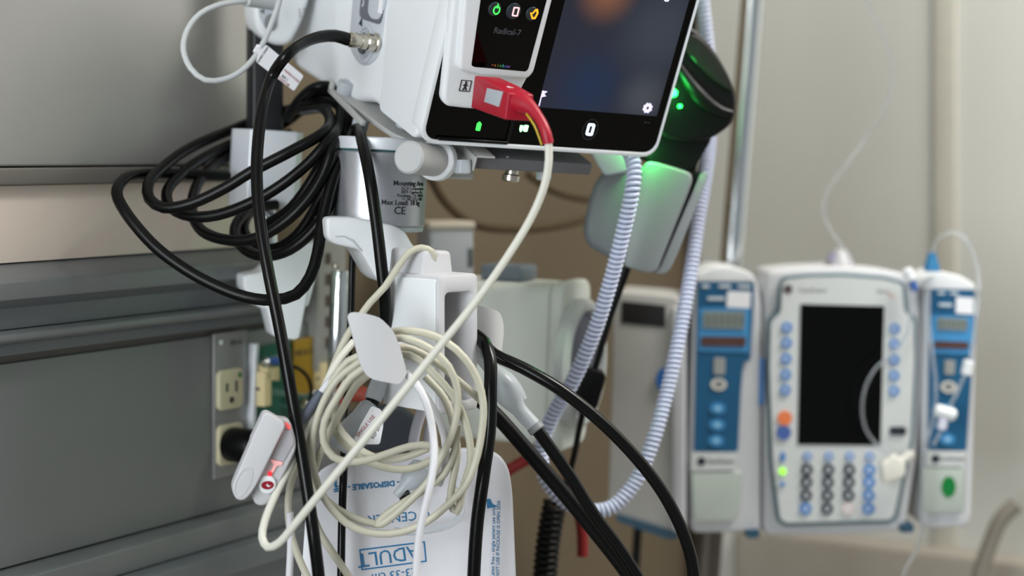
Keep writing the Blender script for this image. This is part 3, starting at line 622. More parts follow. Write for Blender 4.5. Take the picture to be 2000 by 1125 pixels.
L6 = [(560, 232, 1.37), (590, 190, 1.35), (625, 168, 1.33), (650, 172, 1.335), (668, 205, 1.325), (672, 260, 1.28), (655, 330, 1.262), (620, 400, 1.262), (580, 460, 1.268), (540, 485, 1.28), (500, 478, 1.30), (476, 450, 1.32), (486, 418, 1.34), (520, 398, 1.36)]
L7 = [(665, 190, 1.34), (690, 236, 1.30), (706, 272, 1.235), (721, 340, 1.208), (733, 420, 1.20), (744, 510, 1.195), (752, 590, 1.195), (752, 650, 1.205), (745, 715, 1.215), (738, 750, 1.215)]
L8 = [(640, 290, 1.26), (610, 350, 1.262), (570, 405, 1.27), (520, 440, 1.29)]
tubes('hose_loops', [pp(l) for l in (L1, L2, L3, L4, L5, L6, L7, L8)], .0043, RUBBER2, bun, 12, .006)
# its white end connector with a printed label below the paddle
ec = lathe('end_connector', P(742, 742, 1.2), P(728, 782, 1.195) - P(742, 742, 1.2), [(.0045, 0), (.0060, .001), (.0064, .010), (.0060, .0145), (.005, .0155)], FROST, bun, 24)
lathe('end_collar', P(728, 782, 1.195), P(724, 795, 1.193) - P(728, 782, 1.195), [(.0052, 0), (.0052, .006)], BLACK, ec, 20)
lathe('end_barrel', P(726, 790, 1.193), P(668, 868, 1.18) - P(726, 790, 1.193), [(.0055, 0), (.0075, .003), (.0078, .012), (.0095, .022), (.0098, .030), (.008, .038)], FROST, ec, 24)
LB = Fr(P(722, 835, 1.175), P(748, 800, 1.178) - P(700, 868, 1.17), P(712, 800, 1.175) - P(742, 870, 1.17))
LBf = Fr(P(728, 835, 1.172), (1, .1, 0), (.1, 0, 1))
lb = prism('label_flag', LBf, rpoly(LBf.poly([(726, 792), (745, 800), (749, 830), (742, 868), (712, 868), (690, 862), (704, 830)]), .002), 'xz', 0, .0004, PAPER, ec)
x, z = LBf.xz(714, 832); text('label_lettering', LBf, x, z, 0, 'SINGLE USE', .0036, REDINK, lb, rot=50)
x, z = LBf.xz(734, 845); text('label_lettering', LBf, x, z, 0, 'REF 27', .0034, INK, lb, rot=60)
# thin straight black lead behind the hook
tn = tag(tube('power_lead', pp([(700, 430, 1.31), (690, 490, 1.30), (686, 600, 1.295), (678, 760, 1.285), (672, 900, 1.19), (668, 1010, 1.185), (666, 1130, 1.18), (666, 1220, 1.18)]), .0028, RUBBER, n=10), 'thin black lead dropping straight down behind the hook bracket', 'cable')
# the four black hoses on the right-hand paddle
h1 = tag(tube('pressure_hose', pp([(930, 655, 1.20), (945, 668, 1.19), (957, 700, 1.18), (958, 760, 1.17), (956, 840, 1.165), (944, 930, 1.16), (932, 1020, 1.16), (925, 1130, 1.16), (922, 1230, 1.16)]), .0046, RUBBER, n=16), 'black hose hanging straight down in front of the white cuff', 'hose', 'black hoses on the right paddle')
h2 = tag(tube('pressure_hose', pp([(935, 660, 1.225), (965, 692, 1.21), (1020, 718, 1.205), (1090, 758, 1.20), (1160, 812, 1.20), (1230, 880, 1.20), (1290, 955, 1.20), (1330, 1030, 1.20), (1350, 1090, 1.20), (1356, 1140, 1.20), (1358, 1230, 1.20)]), .0045, RUBBER, n=16), 'black hose arching furthest right across the lilac coil cord', 'hose', 'black hoses on the right paddle')
h3 = thing('connector_hose', 'black hose ending in a frosted plastic connector beside the right paddle', 'hose', P(1240, 1130, 1.22), 'black hoses on the right paddle')
tube('hose', pp([(1048, 838, 1.215), (1070, 868, 1.215), (1110, 925, 1.215), (1160, 1005, 1.215), (1205, 1065, 1.215), (1250, 1135, 1.215), (1290, 1210, 1.215)]), .0046, RUBBER, h3, 14)
fcn = tube('frosted_connector', pp([(935, 690, 1.225), (962, 725, 1.222), (985, 755, 1.22), (1010, 795, 1.218), (1050, 840, 1.215)]), lambda t: .0050 if t < .2 else (.0050 + .0056 * math.sin(math.pi * (t - .2) / .5) if t < .7 else .0056), FROST, h3, 18, .003)
rod('collar', P(1042, 830, 1.216), P(1051, 842, 1.2148), .0061, MIDGREY, fcn)
tube('side_wing', pp([(988, 742, 1.222), (1006, 756, 1.222), (1018, 782, 1.221)]), .0045, FROST, fcn, 12)
h4 = tag(tube('pressure_hose', pp([(890, 735, 1.245), (920, 765, 1.245), (970, 812, 1.245), (1030, 880, 1.245), (1100, 962, 1.245), (1160, 1035, 1.245), (1215, 1105, 1.245), (1280, 1200, 1.245)]), .0056, RUBBER2, n=14), 'thick matt black hose running diagonally behind the frosted connector', 'hose', 'black hoses on the right paddle')

# ------------------------------------------------------------------ blood pressure cuff with blue print
CF = Fr(P(810, 1000, 1.205), (1, .06, 0), (.02, 0, 1)).roll(5)
cu = thing('pressure_cuff', 'white fabric blood pressure cuff with blue ADULT print, hanging upside down', 'cuff', P(810, 1125, 1.2))
co = CF.poly([(600, 960), (618, 925), (650, 905), (720, 898), (860, 878), (940, 876), (975, 888), (994, 915), (1001, 960), (1008, 1125), (1014, 1300), (575, 1300), (588, 1125)])
prism('cuff', CF, rpoly(co, .012), 'xz', 0, .008, CUFF, cu, .002)
co2 = [(a * .975, b * .98 - .0008) for a, b in co]
def cp(px, py): return CF.xz(px, py, -.0002)
def cb(px, py): return (650 + .19 * px, 920 + .19 * py)
x, z = cp(*cb(570, 870)); text('adult_lettering', CF, x, z, -.0003, 'ADULT', .0142, BLUEINK, cu, rot=183, width=.98)
bo = [cp(*cb(*q)) for q in ((270, 805), (945, 722), (965, 932), (295, 1020))]; bi = [cp(*cb(*q)) for q in ((284, 817), (932, 737), (950, 920), (306, 1006))]
ring('adult_frame', CF, bo, bi, -.0005, .001, BLUEINK, cu)
x, z = cp(*cb(630, 1062)); text('size_lettering', CF, x, z, -.0003, '23-33 cm', .0085, BLUEINK, cu, rot=183)
x, z = cp(*cb(450, 140)); text('line_lettering', CF, x, z, -.0003, 'CUFF - DISPOSABLE - REF', .0055, BLUEINK, cu, rot=180, bold=.0002)
x, z = cp(*cb(680, 470)); text('artery_lettering', CF, x, z, -.0003, 'C CENTER', .0095, BLUEINK, cu, rot=180)
x, z = cp(*cb(1700, 740)); text('side_lettering', CF, x, z, -.0003, 'DO NOT USE IF PACKAGE IS OPEN 2550', .0034, BLUEINK, cu, rot=84)
x, z = cp(*cb(1648, 730)); text('side_lettering', CF, x, z, -.0003, 'Latex free - single patient use only', .0036, BLUEINK, cu, rot=84)
x, z = cp(*cb(1635, 340)); prism('arrow_print', CF, [(x - .0036, z + .004), (x - .0008, z + .004), (x + .0006, z), (x + .0042, z - .002), (x - .0036, z - .0028)], 'xz', -.0005, .001, BLUEINK, cu)
x, z = cp(*cb(25, 110)); text('corner_lettering', CF, x, z, -.0003, '1', .011, BLUEINK, cu, bold=.0004)
# clear luer tube pieces lying on the cuff
ct = thing('clear_tube_set', 'clear plastic tube with a beige plug in front of the white cuff', 'tube', P(850, 1030, 1.18))
tube('tube', pp([(890, 930, 1.19), (898, 965, 1.185), (902, 1000, 1.18), (880, 1025, 1.18), (840, 1036, 1.18), (800, 1040, 1.182), (770, 1035, 1.184)]), .0022, CLEAR, ct, 10)
lathe('plug', P(888, 955, 1.18), P(882, 992, 1.178) - P(888, 955, 1.18), [(.0035, 0), (.0042, .002), (.0050, .008), (.0042, .0125), (.003, .0135)], BEIGE, ct, 20)
lathe('drip_cap', P(830, 905, 1.19), P(795, 945, 1.185) - P(830, 905, 1.19), [(.003, 0), (.0078, .003), (.0085, .010), (.0072, .017), (.004, .022), (.0035, .03)], FROST, ct, 20)
lathe('dark_seal', P(800, 962, 1.183), P(778, 972, 1.183) - P(800, 962, 1.183), [(.0028, 0), (.0028, .008)], BLACK, ct, 14)
# pale tubes inside the coil
LT = mat('lilac_grey_tube', (196, 196, 208), .4)
tag(tube('pale_tubing', pp([(872, 700, 1.26), (850, 735, 1.26), (828, 790, 1.26), (812, 840, 1.26), (805, 880, 1.26)]), .0040, LT), 'thicker pale grey tube seen through the beige cable loops, on the left', 'tube')
tag(tube('pale_tubing', pp([(868, 755, 1.27), (846, 800, 1.27), (836, 850, 1.27), (832, 890, 1.27)]), .0034, LT), 'thinner pale grey tube seen through the beige cable loops, on the right', 'tube')
# ------------------------------------------------------------------ barcode scanner in its holder, right of the monitor
HG = mat('holder_grey', (142, 146, 148), .5, var=.03); HG2 = mat('holder_dark_grey', (112, 116, 120), .5, var=.03)
SC = mat('scanner_black', (12, 12, 13), .36, var=.08, spec=.3); SCT = mat('scanner_gloss', (40, 38, 36), .15, var=.06)
def k6(pts): return [(1000 + .4622 * a, 40 + .4622 * b) for a, b in pts]
HF = Fr(P(1290, 420, 1.395), (1, -.12, 0), (.0, 0, 1))
hd_ = thing('scanner_holder', 'grey plastic scanner holder with a dark slit, under the screen corner', 'holder', P(1280, 530, 1.41))
prism('cup', HF, rpoly(HF.poly(k6([(560, 590), (640, 608), (772, 650), (740, 740), (612, 1058), (578, 1070), (486, 1044), (472, 1030), (500, 900)])), .010), 'xz', 0, .05, HG, hd_, .007, 4)
prism('cup_back', HF, rpoly(HF.poly(k6([(370, 640), (520, 600), (600, 640), (560, 1020), (470, 1030), (385, 992), (318, 955), (300, 910), (302, 850), (330, 730)]), .006), .012), 'xz', .006, .055, HG2, hd_, .010, 4)
prism('side_strip', HF, rpoly(HF.poly(k6([(800, 640), (832, 650), (700, 985), (668, 1052), (640, 1072), (596, 1068), (625, 1040)]), .012), .003), 'xz', .010, .05, HG, hd_, .003)
prism('slit', HF, HF.poly(k6([(770, 640), (808, 640), (634, 1060), (600, 1066), (612, 1050)]), .014), 'xz', .014, .045, BLACK, hd_)
prism('bracket', HF, rpoly(HF.poly(k6([(330, 560), (350, 545), (490, 560), (490, 640), (400, 655), (385, 648)]), -.004), .002), 'xz', -.004, .04, PALE, hd_, .002)
sc = thing('barcode_scanner', 'black handheld barcode scanner glowing green behind the screen corner', 'scanner', P(1340, 340, 1.42))
SF2 = Fr(P(1350, 180, 1.405), (1, .1, 0), (.0, 0, 1))
prism('handle', SF2, rpoly(SF2.poly(k6([(560, 470), (850, 470), (842, 510), (800, 580), (770, 650), (640, 615), (560, 585), (520, 540)]), .006), .012), 'xz', .006, .042, SC, sc, .010, 4)
hdp = k6([(742, 14), (780, 38), (830, 88), (885, 165), (930, 250), (952, 325), (948, 400), (925, 445), (850, 500), (760, 520), (640, 500), (570, 430), (560, 330), (600, 180), (680, 60)])
prism('head', SF2, rpoly(SF2.poly(hdp), .012), 'xz', 0, .06, SC, sc, .016, 6)
tf = SF2.poly(k6([(752, 50), (800, 80), (870, 165), (920, 250), (935, 300), (900, 285), (830, 235), (760, 160), (722, 110)]), -.0004)
prism('top_window', SF2, rpoly(tf, .006), 'xz', -.0012, .004, SCT, sc, .001)
tube('head_ridge', [SF2.pt(*(lambda q: (q[0], .0005, q[1]))(SF2.xz(*q))) for q in k6([(700, 190), (750, 265), (810, 340), (880, 385), (930, 395)])], lambda t: .0075 * (1 - .5 * abs(2 * t - 1)), SC, sc, 14)
GLED = mat('green_led', (60, 255, 90), .4, emit=(20, 255, 60), estr=26)
for a, r_ in (((684, 306), .0032), ((712, 362), .0014)):
    x, z = SF2.xz(*k6([a])[0], -.004); lathe('green_led', SF2.pt(x, .003, z), -SF2.y, [(r_, 0), (r_, .006), (r_ * .6, .0075)], GLED, sc, 16)
def green(name, p, e, r=.004):
    l = bpy.data.lights.new(name, 'POINT'); l.energy = e; l.color = (.05, 1, .15); l.shadow_soft_size = r
    o = bpy.data.objects.new(name, l); COL.objects.link(o); o.location = p
green('scanner_led_light', P(1308, 175, 1.385), .16)
green('scanner_base_light', P(1266, 290, 1.390), .10)
# its cord with ferrite bead and black spiral
cd = thing('spiral_cord', 'black scanner cord with a bulky bead and a spiral lower end', 'cable', P(1065, 1125, 1.45))
tube('cord', pp([(1222, 520, 1.43), (1210, 560, 1.43), (1190, 625, 1.43), (1168, 700, 1.43), (1152, 755, 1.43), (1133, 830, 1.43), (1120, 895, 1.44), (1100, 960, 1.445), (1084, 985, 1.45)]), lambda t: .0052 - .0024 * min(1, t * 5), RUBBER2, cd, 12)
fb = Fr(P(1151, 757, 1.43), (1, 0, -.28), (.28, 0, 1))
prism('ferrite_bead', fb, rpoly([(-.009, -.017), (.009, -.017), (.0105, -.012), (.0105, .012), (.008, .017), (-.008, .017), (-.0105, .012), (-.0105, -.012)], .002), 'xz', -.009, .009, BLACK, cd, .002)
coil('spiral', pp([(1084, 982, 1.45), (1078, 1010, 1.45), (1070, 1060, 1.45), (1064, 1130, 1.45), (1060, 1220, 1.45)]), .0085, .0027, .0056, RUBBER2, cd)
# lilac coil cord looping under the monitor
LIL = mat('lilac_coil_cord', (204, 210, 232), .45, var=.03); LCORE = mat('slate_cord_core', (104, 118, 140), .6)
lc = thing('coil_cord', 'pale lilac coiled cord hanging in a long loop right of the monitor', 'cable', P(1190, 1005, 1.38))
lp = pp([(1205, 262, 1.36), (1226, 290, 1.345), (1238, 325, 1.335), (1235, 370, 1.33), (1218, 450, 1.335), (1192, 550, 1.345), (1160, 650, 1.355), (1118, 745, 1.365), (1080, 810, 1.375), (1058, 870, 1.38), (1062, 925, 1.38), (1092, 970, 1.38), (1140, 996, 1.385), (1190, 993, 1.39), (1235, 950, 1.395), (1272, 870, 1.40), (1300, 775, 1.41), (1326, 660, 1.42), (1347, 545, 1.435), (1362, 440, 1.455), (1380, 330, 1.48), (1388, 240, 1.50), (1388, 160, 1.50), (1380, 70, 1.50), (1370, -20, 1.50), (1360, -120, 1.5), (1350, -300, 1.5), (1340, -560, 1.5)])
coil('windings', lp, .0050, .00165, .0042, LIL, lc, 6, 12)
tube('core', lp, .0046, LCORE, lc, 10)

# ------------------------------------------------------------------ chrome stand and infusion pumps
PY = 1.66
ip = thing('infusion_stand', 'leaning chrome infusion stand behind the left blue pump', 'stand', P(1370, 1240, 1.78))
rod('upper_tube', P(1525, -680, 1.788), P(1412, 720, 1.782), .0122, CHROME, ip, .001, 40)
rod('lower_tube', P(1412, 720, 1.782), P(1370, 1240, 1.78), .0140, mat('brown_steel', (92, 84, 78), .4, metal=.5), ip, .001, 40)
PW = mat('pump_warm_white', (196, 197, 200), .5, var=.03); PP_ = mat('pump_panel', (200, 203, 202), .5, var=.02)
PG = mat('pump_grey', (176, 178, 186), .5, var=.03); TEAL = mat('teal_edge', (92, 112, 120), .5)
BLU = mat('pump_blue', (22, 84, 122), .45, var=.04); LBLU = mat('pump_light_blue', (66, 138, 190), .45); KEYB = mat('key_blue', (70, 126, 190), .45)
KEYD = mat('key_dark', (38, 44, 54), .45); LCD = mat('lcd', (126, 134, 130), .3); BRN = mat('led_window', (84, 58, 52), .3); DOOR = mat('pump_door', (174, 182, 174), .5, var=.03)
FOOT = mat('teal_foot', (44, 76, 96), .5)
U = Fr(P(1640, 1040, PY), (1, .05, -.012), (.016, 0, 1))
def prz(fr, name, pts, y0, y1, m, parent, r=.002, bevel=0, off=None):
    return prism(name, fr, rpoly(fr.poly(pts, y0 if off is None else off), r), 'xz', y0, y1, m, parent, bevel)
pu = thing('infusion_controller', 'white infusion controller with dark screen and round keypad between blue modules', 'pump', P(1640, 1040, PY))
prz(U, 'case', [(1493, 560), (1502, 530), (1560, 524), (1640, 521), (1730, 528), (1775, 536), (1797, 560), (1800, 700), (1790, 900), (1768, 1036), (1640, 1046), (1496, 1046), (1491, 1030), (1491, 800)], .008, .08, PW, pu, .006, .006)
prz(U, 'front_border', [(1524, 552), (1532, 541), (1580, 536), (1650, 535), (1730, 541), (1768, 552), (1772, 604), (1790, 622), (1792, 700), (1784, 860), (1752, 1012), (1742, 1022), (1530, 1028), (1518, 1018), (1504, 900), (1498, 720), (1500, 625), (1520, 605)], 0, .02, TEAL, pu, .004)
pan = prz(U, 'front_panel', [(1528, 556), (1536, 547), (1580, 542), (1650, 541), (1730, 547), (1762, 556), (1766, 608), (1784, 626), (1786, 700), (1778, 858), (1746, 1006), (1738, 1015), (1534, 1021), (1524, 1012), (1510, 898), (1504, 720), (1506, 630), (1526, 610)], -.003, .01, PP_, pu, .004)
prz(U, 'screen', [(1564, 594), (1727, 598), (1720, 870), (1558, 868)], -.004, .0, GLASSBLACK, pu, .001)
def dot(fr, name, px, py, r, m, parent, y=-.005, ry=None, hole=0, back=.0):
    x, z = fr.xz(px, py, y)
    if hole: return ring(name, fr, ellipse(x, z, r, ry or r, 18), ellipse(x, z, r * hole, (ry or r) * hole, 18), y, back, m, parent)
    return prism(name, fr, ellipse(x, z, r, ry or r, 18), 'xz', y, back, m, parent)
KW = mat('key_legend', (210, 214, 220), .5)
for i, y in enumerate((640, 670, 701, 732, 762)):
    k = dot(U, 'soft_key', 1537 - i * .7, y, .0052, KEYB, pu); dot(U, 'legend', 1536 - i * .7, y, .0018, KW, k, -.0054, back=-.004)
    k = dot(U, 'soft_key', 1748 - i * .4, y + 2, .0050, KEYB, pu); dot(U, 'legend', 1747 - i * .4, y + 2, .0018, KW, k, -.0054, back=-.004)
dot(U, 'stop_key', 1533, 817, .0072, mat('key_orange', (226, 124, 74), .45), pu); dot(U, 'system_key', 1531, 845, .0072, mat('key_violet', (70, 96, 160), .45), pu)
prz(U, 'options_key', [(1738, 834), (1770, 834), (1770, 850), (1738, 850)], -.005, 0, KEYD, pu, .003)
for r_, y in enumerate((892, 918, 942, 968, 994)):
    for c_, x in enumerate((1577, 1619, 1660, 1699)):
        m_ = KEYB if r_ == 0 or c_ == 3 or (r_ == 4 and c_ == 0) else KEYD
        if r_ == 4 and c_ == 2: m_ = mat('key_faded', (222, 206, 204), .5)
        s_ = .0042 if r_ == 0 else .0058
        k = dot(U, 'keypad_key', x - r_ * .8 if c_ < 3 else x - r_ * .6, y, s_, m_, pu)
        dot(U, 'legend', x - r_ * .8, y, .0018, KW, k, -.0054, ry=.0022, back=-.004)
dot(U, 'status_light', 1529, 893, .0025, KEYB, pu, ry=.005)
dot(U, 'status_light', 1529, 921, .0032, mat('lit_lime', (150, 230, 60), .5, emit=(150, 245, 60), estr=1.0), pu)
dot(U, 'status_light', 1528, 946, .0024, KEYB, pu)
dot(U, 'maker_emblem', 1539, 565, .0046, mat('emblem_brown', (84, 72, 76), .5), pu, -.0035)
x, z = U.xz(1587, 567, -.003); text('maker_lettering', U, x, z, -.003, 'CareFusion', .0062, GREYINK, pu)
x, z = U.xz(1724, 569, -.003); text('model_lettering', U, x, z, -.003, 'Alaris', .0058, GREYINK, pu)
x, z = U.xz(1741, 578, -.003); text('model_lettering', U, x, z, -.003, 'PC', .0058, mat('pale_red_ink', (206, 130, 120), .6), pu)
for px, py in ((1472, 1043), (1773, 1032)): prz(U, 'latch_foot', [(px - 14, py - 7), (px + 13, py - 8), (px + 11, py + 8), (px - 13, py + 9)], .0, .03, FOOT, pu, .002)
prz(U, 'side_rib', [(1484, 700), (1492, 700), (1492, 790), (1482, 790)], .005, .02, KEYB, pu, .001)

def module(label, loc, body, panel, strip, door, sticker, lcdq, lcdsurr, led, slot, ringp, ovals, cap, greendot=None, extra=()):
    t = thing('infusion_module', label, 'pump', loc, 'blue infusion modules')
    prz(U, 'case', body, .006, .075, PW, t, .006, .004)
    prz(U, 'top_cap', cap, .002, .07, mat('cap_white', (220, 222, 224), .45), t, .006, .003)
    prz(U, 'blue_panel', panel, .002, .02, BLU, t, .002)
    prz(U, 'display_surround', lcdsurr, .0008, .01, LBLU, t, .001)
    d_ = prz(U, 'display', lcdq, -.0004, .01, LCD, t, .0008)
    (xa, za), (xb, zb_) = U.xz(*lcdq[0], -.0006), U.xz(*lcdq[2], -.0006)
    for k in range(6):
        xx = xa + (xb - xa) * (k + .6) / 6.2; box('digit', U, xx, xx + abs(xb - xa) * .07, -.0008, .002, zb_ + abs(za - zb_) * .2, za - abs(za - zb_) * .2, mat('digit_grey', (104, 112, 108), .4), d_)
    prz(U, 'message_window', led, -.0004, .01, BRN, t, .0008)
    prz(U, 'sticker', sticker, .0006, .01, PAPER, t, .001)
    prz(U, 'latch_slot', slot, .0006, .01, mat('slot_taupe', (146, 148, 146), .5), t, .0015)
    dot(U, 'oval_ring', *ringp, .0078, mat('ring_cream', (206, 202, 190), .5), t, .0006, ry=.006, hole=.62, back=.01); dot(U, 'oval_centre', *ringp, .0050, MIDGREY, t, .001, ry=.0038, back=.01)
    for q in ovals: k = dot(U, 'oval_key', *q, .0075, LBLU, t, .0002, ry=.0056, back=.01); dot(U, 'legend', *q, .0028, mat('key_pale', (150, 196, 222), .5), k, -.0003, ry=.0022, back=.004)
    s_ = prz(U, 'name_strip', strip, .0004, .01, PP_, t, .001)
    sx, sz = U.xz((strip[0][0] * .80 + strip[1][0] * .2), (strip[0][1] + strip[2][1]) / 2, .0002); prism('emblem', U, ellipse(sx, sz, .0042), 'xz', -.0002, .004, KEYD, s_)
    tx, tz_ = U.xz((strip[0][0] * .38 + strip[1][0] * .62), (strip[0][1] + strip[2][1]) / 2, .0002); text('strip_lettering', U, tx, tz_, .0002, 'CareFusion', .0058, INK, s_)
    prz(U, 'door', door, .001, .02, DOOR, t, .004, .001)
    for q in extra: prz(U, 'case_mark', q, .0008, .01, mat('mark_white', (196, 204, 210), .5), t, .0008)
    if greendot: dot(U, 'green_dot', *greendot, .0072, mat('green_sticker', (0, 116, 50), .5), t, .0004, ry=.0105, back=.01)
    return t
module('left blue infusion module below the chrome stand, with a pale lower door', P(1415, 1040, PY),
    [(1357, 545), (1478, 545), (1488, 600), (1488, 760), (1486, 1040), (1352, 1042), (1345, 900)],
    [(1363, 550), (1474, 552), (1466, 704), (1452, 706), (1447, 760), (1441, 882), (1356, 882)],
    [(1352, 884), (1441, 884), (1437, 918), (1350, 920)], [(1350, 922), (1450, 922), (1443, 1000), (1436, 1018), (1356, 1020)],
    [(1421, 569), (1467, 570), (1465, 602), (1419, 600)], [(1374, 608), (1455, 608), (1453, 643), (1373, 641)], [(1366, 602), (1465, 602), (1462, 688), (1363, 686)],
    [(1370, 657), (1457, 658), (1456, 677), (1369, 676)], [(1395, 698), (1417, 699), (1416, 732), (1394, 731)], (1404, 751), ((1402, 798), (1401, 830), (1399, 861)),
    [(1357, 552), (1362, 535), (1400, 520), (1440, 522), (1470, 535), (1478, 552)],
    extra=([(1371, 556), (1386, 556), (1386, 562), (1371, 562)], [(1404, 556), (1428, 556), (1428, 562), (1404, 562)], [(1441, 556), (1466, 557), (1466, 563), (1441, 562)], [(1382, 580), (1416, 580), (1416, 586), (1382, 586)]))
module('right blue infusion module with a green dot sticker on its door', P(1850, 1030, PY),
    [(1806, 560), (1905, 566), (1908, 640), (1898, 1010), (1890, 1030), (1806, 1034), (1800, 800)],
    [(1820, 564), (1904, 567), (1900, 700), (1887, 880), (1814, 878), (1816, 700)],
    [(1812, 881), (1887, 882), (1884, 911), (1810, 910)], [(1806, 914), (1886, 914), (1882, 1000), (1806, 1002)],
    [(1868, 580), (1902, 582), (1901, 614), (1867, 612)], [(1832, 620), (1890, 622), (1889, 646), (1831, 644)], [(1820, 616), (1901, 618), (1897, 692), (1818, 690)],
    [(1826, 666), (1892, 668), (1891, 682), (1825, 680)], [(1846, 703), (1866, 704), (1864, 732), (1845, 731)], (1853, 756), ((1850, 800), (1851, 858)),
    [(1800, 566), (1806, 546), (1840, 530), (1880, 540), (1905, 556), (1906, 568)], greendot=(1853, 951),
    extra=([(1832, 570), (1846, 570), (1846, 575), (1832, 575)], [(1856, 570), (1872, 571), (1872, 576), (1856, 575)], [(1834, 592), (1860, 593), (1860, 599), (1834, 598)]))
# grey side unit with the dark display
U2 = Fr(P(1270, 1030, 1.66), (1, -.18, -.05), (-.03, 0, 1))
su = thing('syringe_module', 'grey side module with a dark display window and blue round button', 'pump', P(1270, 1040, 1.66))
prz(U2, 'case', [(1196, 580), (1206, 570), (1322, 580), (1332, 600), (1332, 1040), (1322, 1045), (1205, 1008), (1188, 990), (1192, 800)], 0, .08, mat('side_unit_grey', (172, 170, 166), .5, var=.03), su, .005, .005)
prz(U2, 'display', [(1214, 588), (1300, 597), (1299, 640), (1213, 631)], -.001, .004, mat('display_dark', (26, 22, 22), .3), su, .001)
prz(U2, 'side_column', [(1312, 600), (1338, 600), (1338, 1035), (1314, 1040)], -.006, .06, PW, su, .003, .003)
prz(U2, 'base_edge', [(1204, 1004), (1322, 1040), (1324, 1052), (1304, 1054), (1204, 1018)], -.003, .07, FOOT, su, .002)
dot(U2, 'round_button', 1297, 742, .0078, mat('button_blue', (30, 98, 170), .45), su, -.004, ry=.0115, back=.004)
rod('support_leg', U2.pt(*(U2.pix(1246, 1030, 'y', .04))), U2.pt(*(U2.pix(1238, 1150, 'y', .04))), .0045, BLACK, su)

# ------------------------------------------------------------------ infusion lines and fittings
i1 = thing('infusion_line', 'thin clear infusion line waving down the cream wall to the controller', 'tube', P(1650, 520, 1.69))
tube('line', pp([(1672, -500, 1.75), (1680, -200, 1.75), (1690, -60, 1.75), (1697, 10, 1.75), (1722, 62, 1.75), (1740, 120, 1.75), (1741, 170, 1.75), (1722, 225, 1.75), (1690, 270, 1.75), (1655, 320, 1.74), (1620, 365, 1.73), (1608, 410, 1.72), (1622, 450, 1.71), (1648, 485, 1.70), (1668, 520, 1.69)]), .0017, CLEAR, i1, 8)
lathe('drip_fitting', P(1640, 525, 1.70), V((0, 0, 1)), [(.016, 0), (.014, .006), (.009, .013), (.006, .018), (.003, .02)], mat('fitting_pale', (196, 196, 200), .4, trans=.3), i1, 24)
lathe('fitting_cap', P(1622, 512, 1.695), V((.4, 0, 1)), [(.003, 0), (.005, .003), (.004, .010)], mat('fitting_mauve', (150, 144, 166), .4), i1, 16)
i2 = thing('infusion_line', 'clear line looping over the right blue module down to a white valve', 'tube', P(1850, 830, 1.62))
tube('line', pp([(1822, 500, 1.66), (1828, 472, 1.655), (1855, 454, 1.65), (1882, 463, 1.645), (1902, 498, 1.64), (1911, 545, 1.635), (1908, 600, 1.632), (1902, 660, 1.63), (1893, 710, 1.628), (1878, 748, 1.628), (1862, 780, 1.628), (1848, 812, 1.628), (1836, 845, 1.628), (1822, 870, 1.63)]), .0017, CLEAR, i2, 8)
lathe('blue_clip', P(1820, 530, 1.66), V((0, 0, 1)), [(.0078, 0), (.0072, .006), (.0050, .013), (.0045, .018)], mat('clip_blue', (44, 120, 168), .45), i2, 20)
rod('valve', P(1826, 800, 1.626), P(1866, 812, 1.626), .0062, WHITE, i2, .002); rod('valve_stem', P(1846, 808, 1.626), P(1838, 838, 1.626), .0048, mat('valve_lilac', (214, 214, 230), .4), i2)
rod('connector', P(1893, 704, 1.627), P(1886, 732, 1.627), .0052, WHITE, i2, .001)
i3 = thing('infusion_line', 'clear line hanging in a curve across the dark controller screen', 'tube', P(1700, 870, 1.63))
tube('line', pp([(1775, 545, 1.645), (1778, 600, 1.635), (1772, 650, 1.63), (1745, 690, 1.63), (1712, 718, 1.63), (1692, 752, 1.63), (1684, 800, 1.63), (1692, 840, 1.63), (1712, 868, 1.635), (1740, 890, 1.635)]), .0015, CLEAR, i3, 8)
rod('white_cap', P(1770, 525, 1.645), P(1780, 548, 1.645), .0055, WHITE, i3, .001); rod('blue_band', P(1780, 548, 1.645), P(1786, 568, 1.645), .0042, mat('band_blue', (50, 90, 160), .45), i3)
i4 = thing('infusion_line', 'clear line dropping between the controller and the right module to the bottom', 'tube', P(1790, 1060, 1.64))
tube('line', pp([(1812, 570, 1.645), (1815, 640, 1.64), (1822, 700, 1.638), (1828, 760, 1.638), (1822, 820, 1.64), (1806, 880, 1.64), (1802, 960, 1.64), (1800, 1030, 1.645), (1792, 1070, 1.65), (1772, 1105, 1.65), (1755, 1150, 1.65)]), .0017, CLEAR, i4, 8)
rc = thing('roller_clamp', 'cream roller clamp with a stub hanging by the keypad', 'clamp', P(1745, 945, 1.635))
RCF = Fr(P(1745, 912, 1.63), (1, 0, .45))
prism('clamp_body', RCF, rpoly([(-.016, -.012), (.006, -.014), (.012, -.004), (.008, .010), (-.010, .008)], .004), 'xz', 0, .012, mat('clamp_cream', (216, 214, 204), .45), rc, .003)
rod('clamp_stub', RCF.pt(.008, .006, .0), RCF.pt(.024, .006, .003), .0045, mat('clamp_cream', (216, 214, 204), .45), rc)
tag(tube('grey_hose', pp([(1985, 985, 1.9), (1955, 1015, 1.9), (1935, 1060, 1.9), (1915, 1120, 1.9), (1900, 1200, 1.9)]), .009, mat('taupe_hose', (128, 122, 112), .6)), 'blurred taupe hose at the lower right corner by the wall', 'hose')

